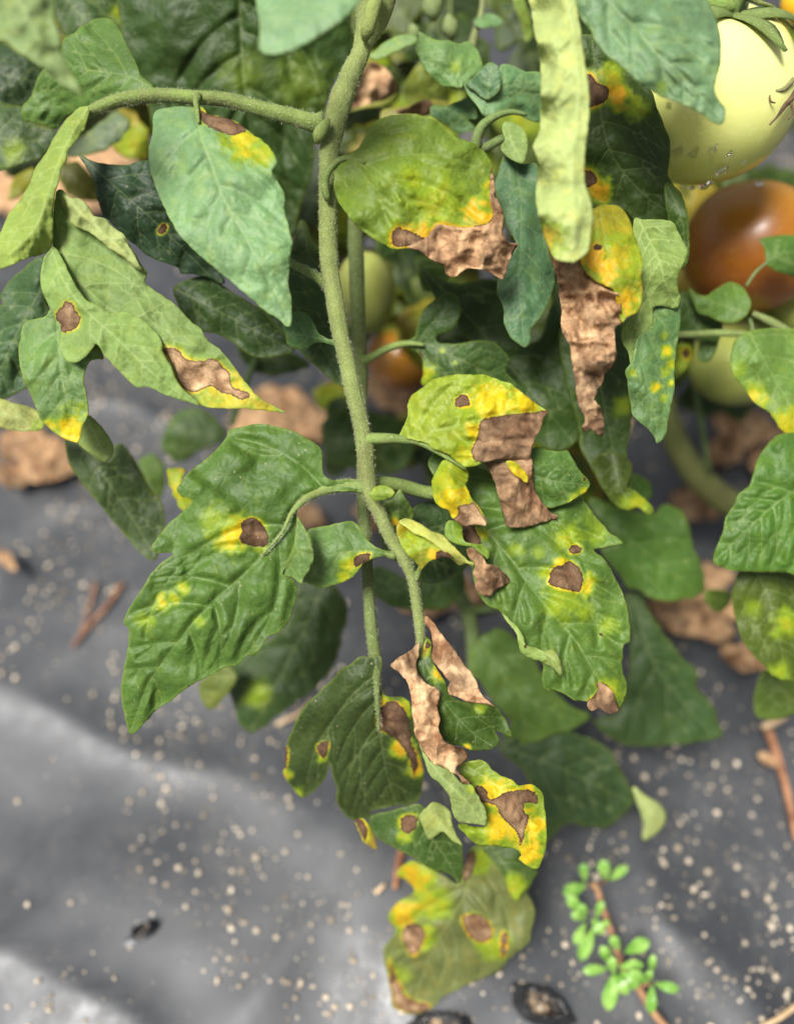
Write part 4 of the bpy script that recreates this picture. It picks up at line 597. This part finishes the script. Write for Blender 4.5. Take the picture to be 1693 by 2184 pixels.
for lab, a, tn in [('dry brown leaf curled behind the main stem', ('B', '570 690,590 600,640 470,690 400,760 420,830 480,870 560,860 620,800 640,700 670,620 690', '700 410,690 540,600 680', (43, 44), (110, 80, 50)), .7),
               ('dry brown scrap behind the round yellowing leaf', ('B', '850 715,930 700,1000 660,1070 640,1095 690,1060 740,980 735,900 735', '860 720,980 690,1080 680', (41, 41.6), (150, 110, 40)), .3)]:
    leaf(fp, *a, dead=True, tone=tn, crum=.8, g=6, nlat=4, label=lab)
leaf(fp, 'B', '560 720,620 690,720 660,800 640,870 600,850 650,760 690,660 700', '570 715,860 620', (42.6, 43), (110, 124, 60), g=6, nlat=3)
leaf(fp, 'B', '740 1540,800 1550,870 1600,830 1640,780 1660,745 1610', '750 1550,800 1640', (41, 41.5), (72, 112, 70), g=6, nlat=3)
leaf(fp, 'E', '980 130,1080 150,1200 220,1180 300,1100 350,1040 350,1005 250', '1000 150,1090 330', (42, 42.5), (58, 98, 46), g=7, nlat=4)
# foliage filling the depth of the plant, each leaf built singly
def ovate(x, y, L, w, an, r):
    t = np.linspace(0, 1, 9); up = np.sin(math.pi * t ** .8) ** .85 * w * (1 + .18 * r.normal(size=9)); dn = np.sin(math.pi * t ** .8) ** .85 * w * (1 + .18 * r.normal(size=9))
    p = np.r_[np.c_[t * L, up * .5], np.c_[t * L, -dn * .5][::-1][1:-1]]; p[:, 0] -= L / 2
    R = np.array([[math.cos(an), math.sin(an)], [-math.sin(an), math.cos(an)]])
    return p @ R + (x, y), np.array([(-L / 2, 0), (0, L * .04), (L / 2, 0)]) @ R + (x, y)
r0 = np.random.default_rng(44)
zones = [(770, 1160, -60, 330, 46, 60, 34), (820, 1200, 330, 720, 48, 60, 20), (1180, 1740, 80, 760, 52, 64, 44), (870, 1320, 680, 1010, 46, 56, 20),
         (760, 1700, -90, 20, 50, 60, 14), (-30, 330, -60, 330, 46, 54, 12), (1380, 1720, 640, 820, 52, 60, 8), (640, 900, 250, 700, 49, 60, 22), (1080, 1300, 950, 1130, 48, 54, 6)]
for x0_, x1_, y0_, y1_, d0, d1, cnt in zones:
    for i in range(cnt):
        x, y = r0.uniform(x0_, x1_), r0.uniform(y0_, y1_); d = r0.uniform(d0, d1); L = r0.uniform(110, 230)
        o, m = ovate(x, y, L, L * r0.uniform(.45, .7), r0.uniform(.3, 2.8), r0)
        c = [(40, 72, 26), (50, 84, 30), (64, 90, 26), (90, 104, 24), (34, 62, 24), (110, 108, 22)][r0.integers(0, 6)]
        leaf(fp, 'F', o, m, (d, d + r0.uniform(.5, 2)), c, g=12, nlat=4, quilt=.2, jit=3., tilt=r0.uniform(-1, 1), yel=[(x, y, L * .4, .6)] if r0.random() < .25 else ())

# ------------------------------------------------------------------ tomatoes
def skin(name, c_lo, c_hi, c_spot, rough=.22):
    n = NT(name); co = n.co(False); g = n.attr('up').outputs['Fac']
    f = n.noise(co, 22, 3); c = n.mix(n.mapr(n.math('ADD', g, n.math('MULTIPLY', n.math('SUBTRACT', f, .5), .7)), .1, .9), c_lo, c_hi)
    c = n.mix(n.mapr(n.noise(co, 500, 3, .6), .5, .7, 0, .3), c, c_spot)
    bs = n.n('ShaderNodeBsdfPrincipled', ins={'Base Color': c, 'Roughness': rough, 'Specular IOR Level': .5, 'Subsurface Weight': .35, 'Subsurface Radius': (.01, .008, .003), 'Subsurface Scale': .4, 'Coat Weight': .15, 'Coat Roughness': .15})
    bp = n.n('ShaderNodeBump', ins={'Strength': .1, 'Distance': .001, 'Height': n.noise(co, 420, 2)}); n.t.links.new(bp.outputs[0], bs.inputs['Normal'])
    n.t.links.new(bs.outputs[0], n.out.inputs[0]); return n.m
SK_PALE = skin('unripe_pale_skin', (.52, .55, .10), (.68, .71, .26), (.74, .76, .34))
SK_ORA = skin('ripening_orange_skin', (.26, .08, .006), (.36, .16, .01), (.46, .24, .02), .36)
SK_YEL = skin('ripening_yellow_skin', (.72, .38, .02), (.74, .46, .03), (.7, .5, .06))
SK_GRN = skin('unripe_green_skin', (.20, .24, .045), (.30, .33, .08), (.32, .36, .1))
M_DROP = NT('water'); _g = M_DROP.n('ShaderNodeBsdfPrincipled', ins={'Base Color': (1, 1, 1, 1), 'Roughness': .02, 'IOR': 1.33, 'Transmission Weight': 1.0}); M_DROP.t.links.new(_g.outputs[0], M_DROP.out.inputs[0]); M_DROP = M_DROP.m
M_DRY = simple('dry_plant_tissue', (.05, .032, .02), (.14, .09, .05), 120, .85, .2, .5)
def tomato(px, py, rpx, dcm, mat, label, axis, sq=.92, ribs=.05, drops=(), sepals=True):
    c = PT(px, py, dcm / 100); R = rpx / FPX * dcm / 100; ax = np.array(axis, float); ax /= np.linalg.norm(ax)
    u = np.cross(ax, (0, 1, .3)); u /= np.linalg.norm(u); v = np.cross(ax, u); nu, nv = 64, 40; V = []; up = []
    def surf(a, b, k=1.0):
        rr = 1 + ribs * math.cos(5 * a + .7) * (math.sin(b) ** 2) * (.4 + .6 * max(0, math.cos(b))) + .02 * math.sin(2 * a + 1)
        h = math.cos(b) * sq - .16 * math.exp(-(b / .33) ** 2) - 0.05 * -math.exp(-((math.pi - b) / .4) ** 2)
        return c + R * k * (math.sin(b) * rr * (math.cos(a) * u + math.sin(a) * v) + h * ax)
    for j in range(nv + 1):
        b = math.pi * (j + .001) / (nv + .002)
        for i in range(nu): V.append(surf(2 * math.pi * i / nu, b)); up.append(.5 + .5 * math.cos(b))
    Fc = [[j * nu + i, j * nu + (i + 1) % nu, (j + 1) * nu + (i + 1) % nu, (j + 1) * nu + i] for j in range(nv) for i in range(nu)]
    Fc = [f[::-1] for f in Fc]
    t = thing('tomato', c - R * ax * 0, label, 'tomato', 'tomatoes on the fruiting plant')
    o = link('fruit', mesh('fruit', V, Fc, mat, c, {'up': up}), t, c)
    if sepals:
        k = link('calyx', None, t, c + R * ax * .75)
        for q in range(5):
            a0 = q * 1.257 + .5; pts = []
            for s in np.linspace(0, 1, 8):
                b = .03 + .75 * s; p = surf(a0 + .25 * s, b, 1.02 + .10 * s * s); wd = R * .13 * math.sin(math.pi * min(1, s * .85 + .15)) + .0004
                tv = surf(a0 + .25 * s + .01, b, 1.02) - surf(a0 + .25 * s - .01, b, 1.02); tv /= np.linalg.norm(tv) + 1e-9
                pts += [p - tv * wd, p + R * .03 * (p - c) / np.linalg.norm(p - c), p + tv * wd]
            FF = [[3 * i + j, 3 * i + j + 1, 3 * i + j + 4, 3 * i + j + 3] for i in range(7) for j in range(2)]
            s_ = link('sepal', mesh('sepal', pts, FF, M_STEM, pts[1], {'col': np.tile(lin((110, 132, 66)), (len(pts), 1))}), k, pts[1])
            md = s_.modifiers.new('thickness', 'SOLIDIFY'); md.thickness = .0006
        st = [c + R * ax * z for z in (.7, .95, 1.15)]
        X = np.concatenate([[q + .0026 * (math.cos(i * math.pi / 4) * u + math.sin(i * math.pi / 4) * v) for i in range(8)] for q in st])
        FF = [[j * 8 + i, j * 8 + (i + 1) % 8, j * 8 + 8 + (i + 1) % 8, j * 8 + 8 + i] for j in range(2) for i in range(8)]
        link('fruit_stalk', mesh('fruit_stalk', X, FF, M_STEM, st[0], {'col': np.tile(lin((110, 132, 66)), (len(X), 1))}), t, st[0])
    for dx, dy, dr in drops:                                     # water drops sit on the skin
        d0 = PT(dx, dy, .3) - CAM; d0 /= np.linalg.norm(d0); oc = CAM - c; bq = oc @ d0; disc = bq * bq - (oc @ oc - (R * .985) ** 2)
        if disc < 0: continue
        hit = CAM + d0 * (-bq - math.sqrt(disc)); nrm = (hit - c) / np.linalg.norm(hit - c)
        s1 = np.cross(nrm, (1, .2, 0)); s1 /= np.linalg.norm(s1); s2 = np.cross(nrm, s1); rad = 1.25 * dr / FPX * dcm / 100; V2 = []; F2 = []
        for j in range(7):
            b = math.pi * (j + .02) / 6.04
            for i in range(12):
                a = 2 * math.pi * i / 12; V2.append(hit + nrm * .0006 + rad * (math.sin(b) * (math.cos(a) * s1 + math.sin(a) * s2) + .55 * math.cos(b) * nrm))
        F2 = [[j * 12 + i, (j + 1) * 12 + i, (j + 1) * 12 + (i + 1) % 12, j * 12 + (i + 1) % 12] for j in range(6) for i in range(12)]
        link('water_drop', mesh('water_drop', V2, F2, M_DROP, hit), t, hit)
    return t
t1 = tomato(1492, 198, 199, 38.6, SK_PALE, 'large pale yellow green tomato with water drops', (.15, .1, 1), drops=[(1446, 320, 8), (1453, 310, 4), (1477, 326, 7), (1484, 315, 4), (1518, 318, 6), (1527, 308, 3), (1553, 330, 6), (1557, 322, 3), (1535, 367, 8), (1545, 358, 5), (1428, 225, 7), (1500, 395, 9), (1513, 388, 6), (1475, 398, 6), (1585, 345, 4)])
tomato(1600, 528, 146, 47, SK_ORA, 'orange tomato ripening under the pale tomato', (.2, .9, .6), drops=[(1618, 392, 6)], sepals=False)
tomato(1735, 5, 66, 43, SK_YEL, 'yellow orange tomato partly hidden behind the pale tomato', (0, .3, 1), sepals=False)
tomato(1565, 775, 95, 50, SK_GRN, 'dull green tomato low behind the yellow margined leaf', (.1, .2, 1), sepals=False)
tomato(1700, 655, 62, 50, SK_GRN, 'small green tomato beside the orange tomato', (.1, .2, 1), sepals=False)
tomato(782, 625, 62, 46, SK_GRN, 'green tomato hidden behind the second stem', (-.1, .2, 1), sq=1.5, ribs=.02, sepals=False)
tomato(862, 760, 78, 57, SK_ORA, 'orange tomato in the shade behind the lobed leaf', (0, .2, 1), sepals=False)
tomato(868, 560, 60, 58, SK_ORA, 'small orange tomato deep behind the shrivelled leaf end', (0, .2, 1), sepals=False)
tube('sepal', t1, [(1500, -20, 22, 36.2), (1520, 2, 30, 35.8), (1550, 14, 26, 35.8), (1575, 8, 16, 36), (1590, -12, 8, 36.4)], (118, 146, 66), ns=10, label='curled green sepal on top of the fruit')
tube('sepal', t1, [(1590, -5, 10, 36), (1620, 6, 9, 36), (1650, 18, 8, 36.6), (1690, 60, 7, 38)], (128, 140, 70), ns=8)
tube('dry_sepal', t1, [(1690, 170, 12, 35.6), (1670, 190, 10, 35.5), (1652, 193, 6, 35.4)], (150, 150, 100), ns=8)
for p in ([(1652, 193, 4, 35.4), (1643, 194, 5, 35.4), (1639, 205, 5, 35.4), (1643, 217, 4, 35.4), (1652, 219, 3, 35.4)], [(1700, 190, 14, 35.5), (1685, 212, 12, 35.5), (1672, 226, 10, 35.5), (1655, 250, 5, 35.5), (1640, 266, 4, 35.6)], [(1685, 220, 5, 35.5), (1690, 240, 5, 35.5), (1680, 254, 3, 35.5)]):
    tube('dry_sepal', t1, p, (60, 48, 36), mat=M_DRY, ns=8, step=5)

# ------------------------------------------------------------------ litter lying on the film
def crisp(name, px, py, L, w, an, label, cat, col, tone=.7, h=.004, group=None, seed=1, crum=.9):
    r = np.random.default_rng(seed); o, m = ovate(px, py, L, w, an, r); base = on_ground(px, py, h); dc = (base - CAM) @ FW * 100
    def dep(Q): return gdepth(Q[:, 0], Q[:, 1], base[2] + h) * 100 - crum
    t = leaf(None, 'F', o, m, dep, col, dead=True, tone=tone, crum=crum, g=7, nlat=4, quilt=.1, fold=0, bow=.6, name=name, label=label, dust=.3, wave=.4)
    t['category'] = cat
    if group: t['group'] = group
    return t
G_ = 'dry leaf litter under the plants'
for i, (x, y, L, w, an, tn, lab) in enumerate([
    (600, 885, 210, 110, .1, .8, 'large tan dry leaf lying on the film behind the main stem'), (545, 925, 130, 70, .5, .7, 'brown dry leaf under the large tan one'), (690, 905, 120, 60, -.4, .75, 'tan dry scrap beside the large tan leaf and the second stem'),
    (90, 965, 190, 110, .35, .5, 'dull brown dry leaf on the film under the drooping dark leaf'), (30, 1010, 130, 50, .1, .6, 'flat brown scrap beside the dull brown leaf under the drooping dark leaf'), (15, 1195, 60, 30, .8, .6, 'small curled brown scrap at the film edge'),
    (1480, 1325, 190, 90, .3, .8, 'tan dry leaf between the two green leaves beside the dark film'), (1555, 1290, 140, 60, -.5, .9, 'pale curled scrap overlapping the tan dry leaf between two green leaves'), (1590, 1400, 120, 60, .4, .6, 'brown scrap below the pale curled scrap beside the round mottled leaf'), (1420, 1300, 110, 60, .9, .5, 'brown scrap beside the big spotted leaf margin on the film'), (1500, 1240, 140, 80, -.2, .6, 'brown scrap under the blurred mid green leaf'),
    (60, 350, 190, 110, .3, 1.0, 'pale straw coloured dry leaf seen through the gap above the folded leaf'), (230, 330, 190, 90, -.2, 1.0, 'straw coloured leaf behind the dark leaf with a tiny black spot'), (30, 420, 160, 100, 1.0, .95, 'straw coloured leaf beside the folded light green leaf'), (150, 420, 160, 80, .2, .8, 'brown leaf under the folded light green leaf'),
    (1600, 910, 170, 70, .2, .9, 'dry straw coloured leaf on the ground behind the thick olive stem'), (1560, 950, 130, 60, -.5, .9, 'straw scrap between the olive stem and the thin branch'), (1480, 1080, 120, 60, .4, .5, 'dark brown scrap under the bend of the olive stem'), (1640, 1000, 120, 70, .8, .6, 'brown scrap past the bend of the olive stem'),
    (660, 1100, 80, 50, .4, .4, 'reddish brown dry leaf behind the small dark spotted leaf'), (900, 1290, 130, 50, .1, .4, 'reddish scrap behind the small folded yellow leaf'), (1000, 1270, 120, 70, .4, .35, 'reddish scrap around the pale forked stalk'), (790, 1100, 80, 60, 1.2, .4, 'dark scrap behind the tiny oval leaf'), (850, 840, 160, 80, .4, .3, 'dark brown leaf behind the second stem under the shaded orange tomato'), (930, 880, 150, 80, .4, .3, 'dark brown leaf under the lobed leaf on the second stem'), (1640, 1620, 60, 26, .5, .4, 'small brown scrap at the pale rough twig'), (870, 870, 100, 60, 1.3, .35, 'small dark scrap beside the second stem below the shaded tomato')]):
    crisp('dry_leaf', x, y, L, w, an, lab, 'dry leaf', (120, 86, 56), tn, group=G_, seed=i + 60)
M_TWIG = simple('red_brown_twig', (.16, .065, .03), (.34, .17, .09), 90, .7, .3, .4)
M_STRAW = simple('straw_stalk', (.42, .28, .15), (.62, .46, .28), 80, .75, .3, .3)
def stick(name, pts, w, lab, cat, mat, h=.004, group=None):
    P3 = [on_ground(x, y, h) for x, y in pts]; d = [(q - CAM) @ FW * 100 for q in P3]
    p = [(x, y, w * (1 - .35 * i / len(pts)), dd) for i, ((x, y), dd) in enumerate(zip(pts, d))]
    t = tube(name, None, p, (120, 80, 50), mat=mat, ns=8, step=12, rough=.12); t['label'] = lab; t['category'] = cat
    if group: t['group'] = group
stick('pine_needle', [(262, 1242), (230, 1290), (195, 1330), (155, 1378)], 9, 'thicker of two crossed brown needles on the dark film', 'needle', M_TWIG)
stick('pine_needle', [(205, 1240), (190, 1300), (170, 1360)], 6, 'thinner of two crossed brown needles on the dark film', 'needle', M_TWIG)
stick('twig', [(1636, 1555), (1655, 1610), (1675, 1680), (1698, 1790)], 20, 'red brown twig lying beside the round mottled leaf', 'twig', M_TWIG, .012)
stick('twig', [(1625, 1550), (1660, 1535), (1700, 1500)], 14, 'pale rough twig crossing the red brown one', 'twig', M_STRAW, .012)
stick('twig', [(858, 1800), (850, 1840), (842, 1895)], 16, 'short brown twig beside the patchy leaf on the film', 'twig', M_TWIG, .004)
stick('straw', [(820, 1885), (800, 1905)], 9, 'short pale straw bit near the short brown twig', 'straw', M_STRAW)
stick('twig', [(1700, 2140), (1660, 2170), (1600, 2200)], 12, 'green brown stalk end at the corner of the film', 'twig', M_STRAW)
stick('straw', [(590, 1545), (640, 1520), (670, 1490)], 9, 'straw stalk lying under the blurred dark leaf', 'straw', M_STRAW)
M_BARK = simple('dried_fruit_stalk', (.20, .11, .06), (.4, .26, .15), 70, .8, .2, .5)
stick('twig', [(1345, 895), (1335, 925), (1322, 955)], 12, 'dry pale stalk under the yellow blotched leaf', 'twig', M_STRAW, .16)

# ------------------------------------------------------------------ holes torn in the film, with soil and water inside
def hole(px, py, L, w, an, lab):
    c = on_ground(px, py, 0); n = 36; V = []; S_ = gdepth(px, py) / FPX; aa = np.arange(n) * 2 * math.pi / n
    rad = 1 + .9 * (fbm(np.c_[np.cos(aa), np.sin(aa)] * 1.6 + px, 3) - .5); lift = fbm(np.c_[np.cos(aa), np.sin(aa)] * 1.2 + px * 2, 2)
    prof = [(1.7, -.001), (1.3, .003), (1.05, .007), (1.0, .0075), (.9, .003), (.95, -.0005), (.6, .0008), (0.0, .0012)]
    for k, (rr, hh) in enumerate(prof):
        for i in range(n):
            a = aa[i]; q = np.array([math.cos(a) * L * .5, math.sin(a) * w * .5]) * S_ * rr * rad[i]
            x = c[0] + q[0] * math.cos(an) - q[1] * math.sin(an); y = c[1] + q[0] * math.sin(an) + q[1] * math.cos(an)
            V.append((x, y, gz(np.array([x]), np.array([y]))[0] + hh * (smooth(.3, .65, lift[i] + .25 * math.sin(a)) * 1.5 + .12) + .0006))
    fr = lambda k0, k1: [[k * n + i, k * n + (i + 1) % n, (k + 1) * n + (i + 1) % n, (k + 1) * n + i] for k in range(k0, k1) for i in range(n)]
    o = link('tear_rim', mesh('tear_rim', V, fr(0, 4), M_MULCH if L < 60 else M_FILM2, c), mulch, c, label=lab)
    link('wet_soil', mesh('wet_soil', V, fr(4, 7), M_WET, c), o, c)
M_FILM2 = simple('stretched_film', (.012, .012, .013), (.03, .03, .032), 40, .18, .8, .3, .003)
M_WET = simple('wet_soil', (.02, .014, .01), (.30, .21, .12), 90, .25, .6, .8, .004, lo=.45, hi=.62)
hole(1155, 2145, 84, 46, -.5, 'torn hole in the film showing wet soil'); hole(935, 2195, 80, 44, 0, 'second torn hole below the patchy leaf'); hole(308, 1988, 46, 20, .5, 'small slit in the film')

# ------------------------------------------------------------------ the small weed
weed = thing('weed', on_ground(1415, 2200), 'small succulent weed with a red brown stem and bright green paddle leaves', 'weed')
M_WLEAF = NT('weed_leaf'); _c = M_WLEAF.co(); _k = M_WLEAF.mix(M_WLEAF.mapr(M_WLEAF.noise(_c, 130, 3), .35, .65), (.11, .25, .035), (.22, .37, .08))
_b = M_WLEAF.n('ShaderNodeBsdfPrincipled', ins={'Base Color': _k, 'Roughness': .35, 'Subsurface Weight': .2, 'Subsurface Radius': (.003, .005, .001), 'Subsurface Scale': .3}); M_WLEAF.t.links.new(_b.outputs[0], M_WLEAF.out.inputs[0]); M_WLEAF = M_WLEAF.m
def nd(x, y, h): q = on_ground(x, y, h); return (q - CAM) @ FW * 100
sp = Z('N', '880 1730,770 1600,700 1480,640 1400,565 1280,530 1150,490 1030,450 920,425 830,395 785'); hh = np.linspace(.004, .035, len(sp))
tube('stem', weed, [(x, y, 17 - 4 * i / 9, nd(x, y, .008) - hh[i] * 60) for i, (x, y) in enumerate(sp)], (150, 100, 62), mat=simple('weed_stem', (.15, .05, .03), (.30, .17, .08), 60, .6, .4, .3), ns=10, step=7)
def paddle(x, y, L, w, an, hup):
    """x, y of the leaf foot in zoom N, length and width there, direction of growth in degrees (0 right, 90 up)"""
    f = Z('N', [(x, y)])[0]; L *= .3307 * 1.3; w *= .3307 * 1.12; d0 = nd(*f, .008) - hup * 60; a = math.radians(an); V = []; n = 10; rows = 9
    for j in range(rows):
        s = j / (rows - 1); wd = w * .5 * (math.sin(math.pi * min(1, .08 + .92 * s) ** 1.6) ** .7 + .02) if j < rows - 1 else w * .03
        cx = f[0] + math.cos(a) * L * s; cy = f[1] - math.sin(a) * L * s; dz = d0 - .5 * math.sin(s * 2.2) + .2 * math.sin(an)
        for i in range(n):
            b = 2 * math.pi * i / n; ox = math.cos(b) * wd; q = PT(cx + math.sin(a) * ox, cy + math.cos(a) * ox, (dz - .09 * math.sin(b) * (wd / (w * .5)) + .12 * math.cos(b) ** 2 * -1) / 100); V.append(q)
    FF = [[j * n + i, j * n + (i + 1) % n, (j + 1) * n + (i + 1) % n, (j + 1) * n + i] for j in range(rows - 1) for i in range(n)] + [list(range(n))[::-1], [(rows - 1) * n + i for i in range(n)]]
    link('leaf', mesh('leaf', V, FF, M_WLEAF, V[0]), weed, V[0])
for a in [(345, 775, 95, 55, 97), (350, 790, 125, 85, 205), (480, 765, 105, 75, 100), (500, 765, 115, 58, 38), (320, 975, 110, 68, 128), (350, 1010, 80, 62, 115), (350, 1015, 80, 55, 160), (345, 1035, 125, 56, 245), (400, 1070, 180, 78, 248), (390, 1010, 95, 62, 305), (415, 1010, 95, 48, 70), (440, 1045, 50, 40, 5), (565, 1230, 95, 58, 115), (600, 1230, 135, 92, 25), (515, 1305, 105, 62, 120), (495, 1335, 130, 66, 185), (560, 1320, 125, 66, 3), (570, 1350, 125, 84, 318), (525, 1370, 185, 92, 262), (540, 1370, 120, 72, 300), (530, 1370, 90, 60, 100), (770, 1370, 100, 46, 85), (760, 1420, 60, 50, 95), (790, 1430, 130, 62, 345), (775, 1440, 145, 64, 268), (750, 1425, 110, 72, 150)]:
    paddle(*a, hup=.022 + .004 * math.sin(a[0]))
for p in ('700 1450 16,740 1440 14,775 1430 10', '540 1300 16,525 1320 14', '480 1080 14,440 1060 12,400 1030 10', '420 800 14,460 780 12,490 765 10', '400 790 14,370 785 10'):
    q = np.array([[float(v) for v in s.split()] for s in p.split(',')]); f = Z('N', q[:, :2])
    tube('twiglet', weed, [(x, y, w * .33, nd(x, y, .008) - 1.3) for (x, y), w in zip(f, q[:, 2])], (110, 60, 40), mat=M_TWIG, ns=8, step=5)
